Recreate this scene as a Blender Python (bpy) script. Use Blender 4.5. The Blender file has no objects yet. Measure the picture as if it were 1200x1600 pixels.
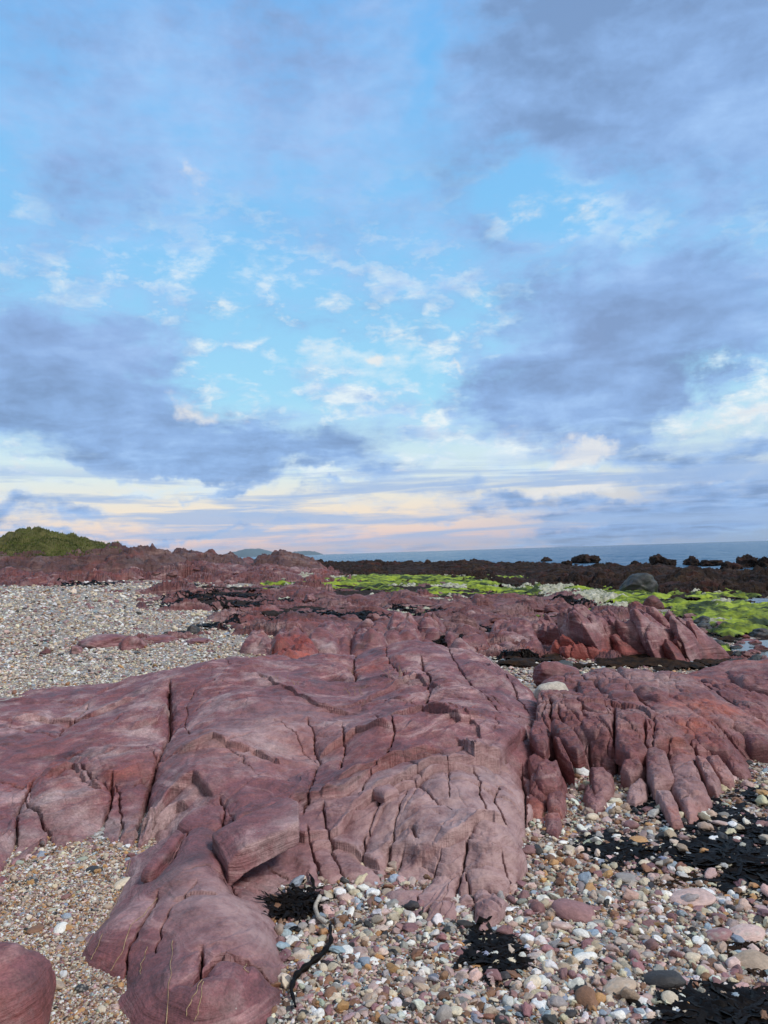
import bpy, bmesh, math, random
import numpy as np
from mathutils import Vector, Matrix, Euler

# ------------------------------------------------------------------ camera
S = bpy.context.scene
C = bpy.context.scene.collection
CAMZ = 1.3
F = 1200.0                       # focal length in pixels of a 1200 x 1600 frame
PITCH, ROLL = math.radians(3.0), math.radians(-1.8)
cam_d = bpy.data.cameras.new("camera")
cam = bpy.data.objects.new("camera", cam_d); C.objects.link(cam)
cam_d.sensor_fit = 'VERTICAL'; cam_d.sensor_height = 36.0
cam_d.lens = 36.0 * F / 1600.0
cam_d.clip_start = 0.05; cam_d.clip_end = 20000
RM = Matrix.Rotation(math.radians(90) + PITCH, 3, 'X') @ Matrix.Rotation(ROLL, 3, 'Z')
cam.matrix_world = Matrix.Translation((0, 0, CAMZ)) @ RM.to_4x4()
S.camera = cam
RMn = np.array(RM)

# ------------------------------------------------------------------ sun and exposure
SUN_EL, SUN_AZ = math.radians(48), math.radians(122)     # azimuth measured from +Y towards +X
sd = bpy.data.lights.new("sun", 'SUN'); sun = bpy.data.objects.new("sun", sd); C.objects.link(sun)
sd.energy = 2.7; sd.angle = math.radians(20); sd.color = (1.0, 0.955, 0.91)
sdir = Vector((math.sin(SUN_AZ)*math.cos(SUN_EL), math.cos(SUN_AZ)*math.cos(SUN_EL), math.sin(SUN_EL)))
sun.rotation_euler = sdir.to_track_quat('Z', 'Y').to_euler()
S.view_settings.view_transform = 'Standard'; S.view_settings.look = 'None'
S.view_settings.exposure = 0.0; S.view_settings.gamma = 1.0
S.cycles.use_denoising = True
S.cycles.max_bounces = 4; S.cycles.diffuse_bounces = 2; S.cycles.glossy_bounces = 2
S.cycles.transmission_bounces = 2; S.cycles.volume_bounces = 0; S.cycles.caustics_reflective = False

# ------------------------------------------------------------------ pixel <-> world
def ray(px, py):
    d = RMn @ np.array([(px-600.0)/F, -(py-800.0)/F, -1.0]); return d/np.linalg.norm(d)
def at(px, py, z):
    d = ray(px, py); t = (z-CAMZ)/d[2]; return np.array([d[0]*t, d[1]*t, z])
def atd(px, py, dist):
    d = ray(px, py); t = dist/math.hypot(d[0], d[1]); return np.array([d[0]*t, d[1]*t, CAMZ+d[2]*t])
def proj(x, y, z):
    p = np.stack([x, y, z-CAMZ], -1) @ RMn
    w = np.maximum(-p[..., 2], 1e-3)
    return 600+F*p[..., 0]/w, 800-F*p[..., 1]/w
def azel(px, py):
    d = ray(px, py); return math.atan2(d[0], d[1]), math.asin(d[2])

# ------------------------------------------------------------------ noise
_g = np.random.RandomState(7)
_perm = _g.permutation(512).astype(np.int64); _perm = np.concatenate([_perm]*3)
_gr = _g.normal(size=(512, 3)); _gr /= np.linalg.norm(_gr, axis=1)[:, None]
def noise(x, y, z=0.0):
    x, y, z = np.broadcast_arrays(np.asarray(x, float), np.asarray(y, float), np.asarray(z, float))
    xi, yi, zi = np.floor(x).astype(np.int64), np.floor(y).astype(np.int64), np.floor(z).astype(np.int64)
    xf, yf, zf = x-xi, y-yi, z-zi
    u, v, w = [t*t*t*(t*(t*6-15)+10) for t in (xf, yf, zf)]
    def g(i, j, k):
        h = _perm[_perm[_perm[(xi+i) & 511]+((yi+j) & 511)]+((zi+k) & 511)]
        G = _gr[h]
        return G[..., 0]*(xf-i)+G[..., 1]*(yf-j)+G[..., 2]*(zf-k)
    L = lambda a, b, t: a+(b-a)*t
    return 1.6*L(L(L(g(0,0,0), g(1,0,0), u), L(g(0,1,0), g(1,1,0), u), v),
                 L(L(g(0,0,1), g(1,0,1), u), L(g(0,1,1), g(1,1,1), u), v), w)
def fbm(x, y, z=0.0, o=4, gain=.5):
    s, a, f = 0, 1.0, 1.0
    for i in range(o):
        s = s+a*noise(x*f+i*17.3, y*f-i*9.1, z*f+i*5.7); a *= gain; f *= 2.03
    return s
def ridged(x, y, z=0.0, o=4):
    s, a, f = 0, 1.0, 1.0
    for i in range(o):
        s = s+a*(1-2*np.abs(noise(x*f+i*7.3, y*f-i*4.1, z*f+i*3.7))); a *= .5; f *= 2.1
    return s
def sm(a, b, x):
    t = np.clip((x-a)/(b-a), 0, 1); return t*t*(3-2*t)
def facets(x, y, z, scale, seed=0):
    """distance-to-second minus distance-to-first of jittered cells: 0 on the joints between blocks"""
    x, y, z = x*scale+seed, y*scale+seed*1.7, z*scale
    xi, yi = np.floor(x), np.floor(y)
    d1 = np.full(x.shape, 9.0); d2 = np.full(x.shape, 9.0); idr = np.zeros(x.shape)
    for i in (-1, 0, 1):
        for j in (-1, 0, 1):
            a = (xi+i).astype(np.int64); b = (yi+j).astype(np.int64)
            h = _perm[_perm[a & 511]+(b & 511)]
            cx = a+.5+.42*_gr[h, 0]; cy = b+.5+.42*_gr[h, 1]
            d = np.hypot(x-cx, y-cy)
            c = d < d1
            d2 = np.where(c, d1, np.minimum(d2, d)); idr = np.where(c, h/512.0, idr); d1 = np.where(c, d, d1)
    return (d2-d1)/scale, idr

# ------------------------------------------------------------------ thin-plate surfaces through measured points
class TPS:
    def __init__(s, pts, reg=1e-3):
        P = np.array(pts, float); s.c = s.uv(P[:, 0], P[:, 1]); n = len(P)
        K = s.k(s.c, s.c)+reg*np.eye(n)
        A = np.zeros((n+3, n+3)); A[:n, :n] = K; A[:n, n] = 1; A[:n, n+1:] = s.c; A[n, :n] = 1; A[n+1:, :n] = s.c.T
        s.w = np.linalg.solve(A, np.concatenate([P[:, 2], [0, 0, 0]]))
    def uv(s, x, y): return np.stack([np.arctan2(x, y), np.log(np.hypot(x, y))], -1)
    def k(s, a, b):
        d2 = ((a[:, None]-b[None])**2).sum(-1); return .5*d2*np.log(d2+1e-12)
    def __call__(s, x, y):
        sh = np.shape(x); q = s.uv(np.ravel(x), np.ravel(y)); out = np.empty(len(q)); n = len(s.c)
        for i in range(0, len(q), 100000):
            b = q[i:i+100000]; out[i:i+100000] = s.k(b, s.c) @ s.w[:n]+s.w[n]+b @ s.w[n+1:]
        return out.reshape(sh)
def pts3(L):
    out = []
    for p in L:
        if p[1] == 'd':
            a = azel(p[0], 860)[0]; out.append((p[2]*math.sin(a), p[2]*math.cos(a), p[3]))
        else: out.append(tuple(at(*p)))
    return out
SEA = -1.2
GP = [(0,1600,0),(300,1600,0),(600,1600,0),(900,1600,0),(1200,1600,0),(0,1400,.02),(600,1440,0),(1200,1400,0),(900,1400,0),
      (200,1350,.03),(1200,1250,0),(900,1250,0),(1200,1150,-.04),(0,1072,.14),(200,1045,.13),(0,960,.28),(200,950,.25),(330,1010,.12),
      (0,915,.4),(200,915,.3),(350,950,.12),(400,920,-.02),(600,1000,0),(600,940,-.25),(800,930,-.4),(800,1010,-.05),(1000,1040,-.05),
      (1100,950,-.42),(1100,1010,-.33),(1190,1030,-.33),(1190,1080,-.1),(600,905,-.75),(900,905,-.85),(1190,925,-.8),
      (0,'d',60,.7),(200,'d',60,.5),(400,'d',80,-.2),(560,'d',130,-1.1),(700,'d',110,-1.15),(900,'d',75,-1.2),(1190,'d',52,-1.35),
      (0,'d',150,.6),(300,'d',150,-.4),(600,'d',170,-1.9),(1190,'d',120,-2.3),(900,'d',150,-2.3),(0,'d',400,-3),(600,'d',400,-3),(1200,'d',400,-3),
      (-300,1600,0),(1500,1600,0),(1500,1100,-.1),(-300,1072,.15),(-300,'d',60,.9),(1500,'d',60,-1.4),(600,2600,0)]
GT = TPS(pts3(GP))
def ground(x, y):
    r = np.hypot(x, y)
    g = GT(x, y)
    g = np.where(y < 0.2, 0*g, g)
    t = sm(.5, 1.7, r)*sm(-.5, 1.0, y); g = g*t
    g = g+(1-sm(250, 420, r))*0.02*np.minimum(r/8, 3)*noise(x/np.maximum(1.2, r/8), y/np.maximum(1.2, r/8), 3.3)
    return np.where(r > 400, -3.0, g)

# ------------------------------------------------------------------ object helpers
def tag(o, label=None, cat=None, group=None, kind=None):
    for k, v in (('label', label), ('category', cat), ('group', group), ('kind', kind)):
        if v: o[k] = v
    return o
def mesh_obj(name, V, Fc, mat, parent=None, smooth=True, col=None, origin=None, colname='tint'):
    V = np.asarray(V, np.float32).copy()
    if origin is not None: V -= np.asarray(origin, np.float32)
    me = bpy.data.meshes.new(name)
    Fc = np.asarray(Fc, np.int32); n, k = Fc.shape
    me.vertices.add(len(V)); me.vertices.foreach_set('co', V.ravel())
    me.loops.add(n*k); me.loops.foreach_set('vertex_index', Fc.ravel())
    me.polygons.add(n); me.polygons.foreach_set('loop_start', np.arange(0, n*k, k, dtype=np.int32))
    me.polygons.foreach_set('loop_total', np.full(n, k, np.int32))
    me.update(calc_edges=True); me.validate()
    if smooth: me.shade_smooth()
    if col is not None:
        a = me.attributes.new(colname, 'FLOAT_COLOR', 'POINT')
        c = np.ones((len(V), 4), np.float32); c[:, :3] = col; a.data.foreach_set('color', c.ravel())
    me.materials.append(mat)
    o = bpy.data.objects.new(name, me); C.objects.link(o)
    if origin is not None: o.location = tuple(float(t) for t in origin)
    if parent is not None:
        o.parent = parent
        if origin is not None: o.location = tuple(float(a-b) for a, b in zip(origin, parent.location))
        else: o.matrix_parent_inverse = Matrix.Translation(parent.location).inverted()
    return o
def empty(name, loc):
    o = bpy.data.objects.new(name, None); C.objects.link(o); o.location = tuple(float(t) for t in loc); o.empty_display_size = .1; return o
def polar(th0, th1, nt, r0, r1, nr, lin=False):
    th = np.linspace(th0, th1, nt); r = np.exp(np.linspace(math.log(r0), math.log(r1), nr))
    T, R = np.meshgrid(th, r); return R*np.sin(T), R*np.cos(T)
def grid_faces(nr, nt, keep=None):
    i = np.arange(nr*nt).reshape(nr, nt)
    Fc = np.stack([i[:-1, :-1], i[:-1, 1:], i[1:, 1:], i[1:, :-1]], -1).reshape(-1, 4)
    if keep is not None:
        k = keep.ravel(); Fc = Fc[k[Fc].any(1)]
    return Fc
def compact(V, Fc, *ex):
    u, inv = np.unique(Fc, return_inverse=True); return (V[u], inv.reshape(Fc.shape))+tuple(e[u] for e in ex)
def seg_dist(x, y, P):
    """signed distance to polyline P (positive on its left), and position along it 0..1"""
    P = np.asarray(P, float); L = np.r_[0, np.cumsum(np.hypot(*np.diff(P[:, :2], axis=0).T))]
    best = np.full(x.shape, 1e9); sg = np.ones(x.shape); tt = np.zeros(x.shape)
    for a, b, l0, l1 in zip(P[:-1], P[1:], L[:-1], L[1:]):
        dx, dy = b[0]-a[0], b[1]-a[1]; q = dx*dx+dy*dy+1e-12
        t = np.clip(((x-a[0])*dx+(y-a[1])*dy)/q, 0, 1)
        ex, ey = x-a[0]-t*dx, y-a[1]-t*dy; d = np.hypot(ex, ey); c = d < best
        best = np.where(c, d, best); sg = np.where(c, np.sign(dx*ey-dy*ex), sg); tt = np.where(c, (l0+(l1-l0)*t)/L[-1], tt)
    return best*sg, tt
def poly_sd(x, y, P):
    """signed distance to closed polygon, positive inside"""
    P = np.asarray(P, float); Q = np.vstack([P, P[:1]])
    d = np.abs(seg_dist(x, y, Q)[0]); ins = np.zeros(x.shape, bool)
    for a, b in zip(Q[:-1], Q[1:]):
        c = ((a[1] > y) != (b[1] > y)) & (x < (b[0]-a[0])*(y-a[1])/(b[1]-a[1]+1e-12)+a[0]); ins ^= c
    return np.where(ins, d, -d)
def surf_at(px, py, H, it=6):
    z = H(*at(px, py, 0.1)[:2, None])[0] if True else 0
    for _ in range(it):
        p = at(px, py, min(float(z), 1.1)); z = .5*z+.5*float(H(np.array([p[0]]), np.array([p[1]]))[0])
    return at(px, py, min(float(z), 1.1))

# ------------------------------------------------------------------ materials
def newmat(name):
    m = bpy.data.materials.new(name); m.use_nodes = True; N = m.node_tree.nodes; L = m.node_tree.links
    return m, N, L, N['Principled BSDF']
def nd(N, t, **k):
    n = N.new(t)
    for a, v in k.items():
        if a.startswith('i_'):
            key = a[2:]; key = int(key) if key.isdigit() else key.replace('_', ' ')
            n.inputs[key].default_value = v
        else: setattr(n, a, v)
    return n
def ramp(N, stops, interp='LINEAR'):
    n = N.new('ShaderNodeValToRGB'); e = n.color_ramp.elements; n.color_ramp.interpolation = interp
    for i, (p, c) in enumerate(stops):
        if i < 2: e[i].position = p
        else: e.new(p)
        e[i].color = (*c, 1) if len(c) == 3 else c
    return n
def mixc(N, L, fac, a, b, mode='MIX'):
    n = N.new('ShaderNodeMix'); n.data_type = 'RGBA'; n.blend_type = mode
    for s, v in ((0, fac), (6, a), (7, b)):
        if hasattr(v, 'is_output'): L.new(v, n.inputs[s])
        elif s == 0: n.inputs[0].default_value = v
        else: n.inputs[s].default_value = (*v, 1)
    return n.outputs[2]
def math_(N, L, op, a, b=0.0, c=None, clamp=False):
    n = N.new('ShaderNodeMath'); n.operation = op; n.use_clamp = clamp
    for i, v in enumerate((a, b) if c is None else (a, b, c)):
        if hasattr(v, 'is_output'): L.new(v, n.inputs[i])
        else: n.inputs[i].default_value = v
    return n.outputs[0]
def nd_range(N, L, v, a, b):
    n = nd(N, 'ShaderNodeMapRange', i_1=a, i_2=b); L.new(v, n.inputs[0]); return n.outputs[0]
def rock_mat(name, A, B, Cc, red=(.30, .065, .045), red_amt=.5, pale=(.36, .29, .29), pale_amt=.35, strata=22.0, tilt=(-.55, .25, 0), rough=.62, bump=1.0, size=1.0, spec=.5, dry=None):
    m, N, L, P = newmat(name)
    geo = nd(N, 'ShaderNodeNewGeometry').outputs['Position']
    low = nd(N, 'ShaderNodeTexNoise', i_Scale=.9/size, i_Detail=3.0); L.new(geo, low.inputs['Vector'])
    wv = nd(N, 'ShaderNodeVectorMath', operation='MULTIPLY_ADD'); L.new(low.outputs['Color'], wv.inputs[0]); wv.inputs[1].default_value = (.42*size,)*3; L.new(geo, wv.inputs[2])
    mp = nd(N, 'ShaderNodeMapping'); L.new(wv.outputs[0], mp.inputs[0]); mp.inputs['Rotation'].default_value = tilt; mp.inputs['Scale'].default_value = (1.2/size, 1.2/size, strata/size)
    st = nd(N, 'ShaderNodeTexNoise', i_Scale=1.0, i_Detail=5.0, i_Roughness=.62); L.new(mp.outputs[0], st.inputs['Vector'])
    r1 = ramp(N, [(.30, A), (.44, B), (.55, B), (.68, Cc)]); L.new(st.outputs[0], r1.inputs[0])
    big = nd(N, 'ShaderNodeTexNoise', i_Scale=1.5/size, i_Detail=5.0, i_Roughness=.6); L.new(geo, big.inputs['Vector'])
    f1 = nd(N, 'ShaderNodeMapRange', i_1=.55, i_2=.72, i_3=0.0, i_4=red_amt); L.new(big.outputs[0], f1.inputs[0])
    c = mixc(N, L, f1.outputs[0], r1.outputs[0], red)
    o2 = nd(N, 'ShaderNodeVectorMath', operation='ADD'); L.new(geo, o2.inputs[0]); o2.inputs[1].default_value = (11.3, 5.2, 3.1)
    b2 = nd(N, 'ShaderNodeTexNoise', i_Scale=2.3/size, i_Detail=7.0, i_Roughness=.68); L.new(o2.outputs[0], b2.inputs['Vector'])
    f2 = nd(N, 'ShaderNodeMapRange', i_1=.50, i_2=.75, i_3=0.0, i_4=pale_amt); L.new(b2.outputs[0], f2.inputs[0])
    c = mixc(N, L, f2.outputs[0], c, pale)
    f3 = nd(N, 'ShaderNodeMapRange', i_1=.46, i_2=.30, i_3=0.0, i_4=.7); L.new(b2.outputs[0], f3.inputs[0])
    c = mixc(N, L, f3.outputs[0], c, (.075, .035, .03))
    fine = nd(N, 'ShaderNodeTexNoise', i_Scale=95.0/size, i_Detail=4.0, i_Roughness=.75); L.new(geo, fine.inputs['Vector'])
    f4 = nd(N, 'ShaderNodeMapRange', i_1=.3, i_2=.7, i_3=.66, i_4=1.38); L.new(fine.outputs[0], f4.inputs[0])
    cc = nd(N, 'ShaderNodeVectorMath', operation='SCALE'); L.new(c, cc.inputs[0]); L.new(f4.outputs[0], cc.inputs['Scale'])
    md0 = nd(N, 'ShaderNodeTexNoise', i_Scale=13.0/size, i_Detail=7.0, i_Roughness=.7); L.new(wv.outputs[0], md0.inputs['Vector'])
    mr0 = nd(N, 'ShaderNodeMapRange', i_1=.32, i_2=.68, i_3=.70, i_4=1.32); L.new(md0.outputs[0], mr0.inputs[0])
    c0 = nd(N, 'ShaderNodeVectorMath', operation='SCALE'); L.new(cc.outputs[0], c0.inputs[0]); L.new(mr0.outputs[0], c0.inputs['Scale']); cc = c0
    if dry is not None:      # soft spots of paler dry stone, brightness of lit fronts painted in too
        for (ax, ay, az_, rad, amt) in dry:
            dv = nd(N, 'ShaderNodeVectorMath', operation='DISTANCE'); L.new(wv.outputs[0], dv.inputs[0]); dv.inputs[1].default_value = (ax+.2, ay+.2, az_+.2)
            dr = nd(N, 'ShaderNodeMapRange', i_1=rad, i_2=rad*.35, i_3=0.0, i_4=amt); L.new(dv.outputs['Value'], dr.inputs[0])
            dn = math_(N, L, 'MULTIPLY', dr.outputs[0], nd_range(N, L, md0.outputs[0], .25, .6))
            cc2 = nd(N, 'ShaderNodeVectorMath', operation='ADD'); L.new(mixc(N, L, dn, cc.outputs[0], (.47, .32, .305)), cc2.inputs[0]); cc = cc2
    sp = nd(N, 'ShaderNodeTexVoronoi', i_Scale=34.0/size); L.new(geo, sp.inputs['Vector'])
    fs = nd(N, 'ShaderNodeMapRange', i_1=.10, i_2=.05, i_3=0.0, i_4=.65); L.new(sp.outputs['Distance'], fs.inputs[0])
    gate = math_(N, L, 'GREATER_THAN', b2.outputs[0], .53)
    c = mixc(N, L, math_(N, L, 'MULTIPLY', fs.outputs[0], gate), cc.outputs[0], (.45, .42, .38))
    L.new(c, P.inputs['Base Color'])
    rr = nd(N, 'ShaderNodeMapRange', i_1=.3, i_2=.7, i_3=rough-.14, i_4=rough+.16); L.new(b2.outputs[0], rr.inputs[0]); L.new(rr.outputs[0], P.inputs['Roughness'])
    P.inputs['Specular IOR Level'].default_value = spec
    med = nd(N, 'ShaderNodeTexNoise', i_Scale=17.0/size, i_Detail=6.0, i_Roughness=.6); L.new(wv.outputs[0], med.inputs['Vector'])
    h = math_(N, L, 'MULTIPLY_ADD', st.outputs[0], 1.5, math_(N, L, 'MULTIPLY_ADD', med.outputs[0], .75, math_(N, L, 'MULTIPLY', fine.outputs[0], .22)))
    bp = nd(N, 'ShaderNodeBump', i_Strength=.8*bump, i_Distance=.016*size); L.new(h, bp.inputs['Height']); L.new(bp.outputs[0], P.inputs['Normal'])
    return m
M = {}
M['rock'] = rock_mat('purple_sandstone', (.078, .021, .024), (.195, .070, .074), (.38, .215, .21), red=(.30, .075, .05), red_amt=.7, pale=(.46, .35, .34), pale_amt=.85, spec=.6, dry=[(*at(700,1310,.12), .80, .85), (*at(800,1230,.15), .45, .7), (*at(380,1440,.1), .32, .7), (*at(420,1160,.2), .8, .35), (*at(310,1370,.17), .25, .4)])  # dry spots: pale stone plus painted brightness on the front faces
M['rock_right'] = rock_mat('purple_sandstone_jointed', (.085, .021, .021), (.185, .065, .064), (.34, .19, .18), red=(.40, .095, .045), red_amt=1.0, pale_amt=.6, dry=[(*at(1060,1255,.05), .4, .5), (*at(990,1235,.05), .3, .4), (*at(1120,1215,.05), .4, .4), (*at(1000,1070,.2), .6, .35)], strata=14, tilt=(-.3, .7, 0))
M['rock_red'] = rock_mat('red_sandstone', (.11, .022, .020), (.24, .052, .042), (.33, .14, .12), red=(.44, .085, .045), red_amt=.9, pale_amt=.15, strata=9, tilt=(.2, .9, 0), size=1.6)
M['rock_far'] = rock_mat('weathered_red_rock', (.045, .014, .013), (.145, .048, .046), (.34, .21, .20), red_amt=.5, pale_amt=.45, strata=12, size=2.6, bump=1.8)
M['rock_dark'] = rock_mat('wet_dark_rock', (.006, .004, .003), (.020, .011, .008), (.055, .032, .020), red=(.085, .022, .014), red_amt=.6, pale=(.08, .06, .035), pale_amt=.4, strata=6, size=3.0, bump=2.0, rough=.8, spec=.15)
M['crest'] = rock_mat('dark_crest_rock', (.030, .014, .013), (.085, .034, .030), (.19, .11, .095), red_amt=.4, pale_amt=.3, strata=8, size=3.0, bump=2.0)
M['rock_pale'] = rock_mat('pale_boulder', (.33, .28, .21), (.46, .41, .34), (.58, .54, .47), red=(.30, .24, .15), red_amt=.5, pale=(.62, .60, .55), pale_amt=.5, strata=4, size=.5)
M['rock_grey'] = rock_mat('grey_boulder', (.014, .017, .018), (.035, .040, .042), (.08, .088, .09), red=(.07, .09, .03), red_amt=.6, pale=(.2, .21, .2), pale_amt=.4, strata=4, size=1.0)

def shingle_mat():
    m, N, L, P = newmat('shingle')
    geo = nd(N, 'ShaderNodeNewGeometry').outputs['Position']
    cols, bumps = [], []
    for sc in (120.0, 46.0, 17.0):
        v = nd(N, 'ShaderNodeTexVoronoi', i_Scale=sc, i_Randomness=1.0); L.new(geo, v.inputs['Vector'])
        sep = nd(N, 'ShaderNodeSeparateColor'); L.new(v.outputs['Color'], sep.inputs[0])
        r = ramp(N, [(.0, (.07, .055, .05)), (.15, (.20, .15, .12)), (.35, (.34, .29, .23)), (.5, (.26, .15, .12)), (.62, (.42, .38, .32)), (.8, (.30, .31, .31)), (.93, (.62, .59, .54))]); L.new(sep.outputs[0], r.inputs[0])
        e = nd(N, 'ShaderNodeMapRange', i_1=.0, i_2=.62, i_3=1.0, i_4=.0); L.new(v.outputs['Distance'], e.inputs[0])
        cols.append(r.outputs[0]); bumps.append(e.outputs[0])
    # coarse stones show with distance, fine grit near by: both are real stones of this beach
    n1 = nd(N, 'ShaderNodeTexNoise', i_Scale=2.0, i_Detail=4.0); L.new(geo, n1.inputs['Vector'])
    g1 = nd(N, 'ShaderNodeMapRange', i_1=.42, i_2=.58); L.new(n1.outputs[0], g1.inputs[0])
    c = mixc(N, L, g1.outputs[0], cols[0], cols[1])
    sx = nd(N, 'ShaderNodeSeparateXYZ'); L.new(geo, sx.inputs[0])
    far = nd(N, 'ShaderNodeMapRange', i_1=5.0, i_2=9.0); L.new(sx.outputs[1], far.inputs[0])
    c = mixc(N, L, math_(N, L, 'MULTIPLY', far.outputs[0], .8), c, cols[2])
    L.new(c, P.inputs['Base Color']); P.inputs['Roughness'].default_value = .75
    h = math_(N, L, 'ADD', math_(N, L, 'MULTIPLY', bumps[0], .4), bumps[1])
    h = math_(N, L, 'MULTIPLY_ADD', math_(N, L, 'MULTIPLY', bumps[2], far.outputs[0]), 2.5, h)
    bp = nd(N, 'ShaderNodeBump', i_Strength=.9, i_Distance=.008); L.new(h, bp.inputs['Height']); L.new(bp.outputs[0], P.inputs['Normal'])
    return m
M['shingle'] = shingle_mat()
def attr_mat(name, rough, bsc, bst, inst=False, spec=.4, var=.25):
    m, N, L, P = newmat(name)
    a = nd(N, 'ShaderNodeAttribute', attribute_name='tint'); a.attribute_type = 'INSTANCER' if inst else 'GEOMETRY'
    tc = nd(N, 'ShaderNodeTexCoord').outputs['Object']
    n = nd(N, 'ShaderNodeTexNoise', i_Scale=bsc, i_Detail=5.0, i_Roughness=.65); L.new(tc, n.inputs['Vector'])
    f = nd(N, 'ShaderNodeMapRange', i_1=.3, i_2=.7, i_3=1-var, i_4=1+var); L.new(n.outputs[0], f.inputs[0])
    s = nd(N, 'ShaderNodeVectorMath', operation='SCALE'); L.new(a.outputs['Color'], s.inputs[0]); L.new(f.outputs[0], s.inputs['Scale'])
    L.new(s.outputs[0], P.inputs['Base Color']); P.inputs['Roughness'].default_value = rough; P.inputs['Specular IOR Level'].default_value = spec
    bp = nd(N, 'ShaderNodeBump', i_Strength=bst, i_Distance=.1); L.new(n.outputs[0], bp.inputs['Height']); L.new(bp.outputs[0], P.inputs['Normal'])
    return m
M['pebble'] = attr_mat('loose_pebbles', .55, 3.0, .25, inst=True)
M['stone'] = attr_mat('beach_stone', .55, 3.0, .25)
def plain(name, c1, c2, sc, rough, spec=.4, bst=.4, dist=.01, detail=4.0):
    m, N, L, P = newmat(name)
    geo = nd(N, 'ShaderNodeNewGeometry').outputs['Position']
    n = nd(N, 'ShaderNodeTexNoise', i_Scale=sc, i_Detail=detail, i_Roughness=.65); L.new(geo, n.inputs['Vector'])
    r = ramp(N, [(.32 if 'algae' not in name else .42, c1), (.68 if 'algae' not in name else .60, c2)]); L.new(n.outputs[0], r.inputs[0]); L.new(r.outputs[0], P.inputs['Base Color'])
    P.inputs['Roughness'].default_value = rough; P.inputs['Specular IOR Level'].default_value = spec
    bp = nd(N, 'ShaderNodeBump', i_Strength=bst, i_Distance=dist); L.new(n.outputs[0], bp.inputs['Height']); L.new(bp.outputs[0], P.inputs['Normal'])
    return m
M['kelp'] = plain('black_kelp', (.002, .0016, .0013), (.010, .006, .004), 30, .5, .12)
M['kelp_brown'] = plain('brown_kelp', (.005, .004, .003), (.045, .022, .010), 9, .75, .1)
M['algae'] = plain('green_algae', (.025, .04, .010), (.33, .42, .035), 1.1, .7, .2, 1.0, .08, 9.0)
M['algae_pale'] = plain('bleached_weed', (.16, .17, .08), (.62, .60, .50), 5.0, .8, .2, 1.0, .06, 8.0)
M['straw'] = plain('dry_straw', (.28, .18, .09), (.50, .37, .22), 20, .7)
M['grass'] = plain('salt_grass', (.022, .042, .009), (.19, .22, .06), .55, .8, .1)
M['turf'] = plain('turf_mound', (.04, .045, .015), (.14, .13, .05), 1.5, .9, .1)
M['island'] = plain('island_hazed', (.07, .12, .15), (.11, .17, .20), .004, .9, .1)  # bluish tone puts part of the distance haze into the colour
def water_mat(name, sx, sy, rough, dist, col):
    m, N, L, P = newmat(name)
    geo = nd(N, 'ShaderNodeNewGeometry').outputs['Position']
    mp = nd(N, 'ShaderNodeMapping'); L.new(geo, mp.inputs[0]); mp.inputs['Scale'].default_value = (sx, sy, 1)
    n = nd(N, 'ShaderNodeTexNoise', i_Scale=1.0, i_Detail=7.0, i_Roughness=.62); L.new(mp.outputs[0], n.inputs['Vector'])
    mp2 = nd(N, 'ShaderNodeMapping'); L.new(geo, mp2.inputs[0]); mp2.inputs['Scale'].default_value = (sx*.14, sy*.16, 1)
    n2 = nd(N, 'ShaderNodeTexNoise', i_Scale=1.0, i_Detail=4.0, i_Roughness=.6); L.new(mp2.outputs[0], n2.inputs['Vector'])
    bp = nd(N, 'ShaderNodeBump', i_Strength=1.0, i_Distance=dist); L.new(math_(N, L, 'MULTIPLY_ADD', n2.outputs[0], 5.0, n.outputs[0]), bp.inputs['Height']); L.new(bp.outputs[0], P.inputs['Normal'])
    P.inputs['Base Color'].default_value = (*col, 1); P.inputs['Roughness'].default_value = rough; P.inputs['IOR'].default_value = 1.33
    return m
M['sea'] = water_mat('sea_water', .25, 1.1, .24, .36, (.045, .12, .21))
M['pool'] = water_mat('pool_water', 6, 6, .05, .004, (.02, .04, .045))

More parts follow.
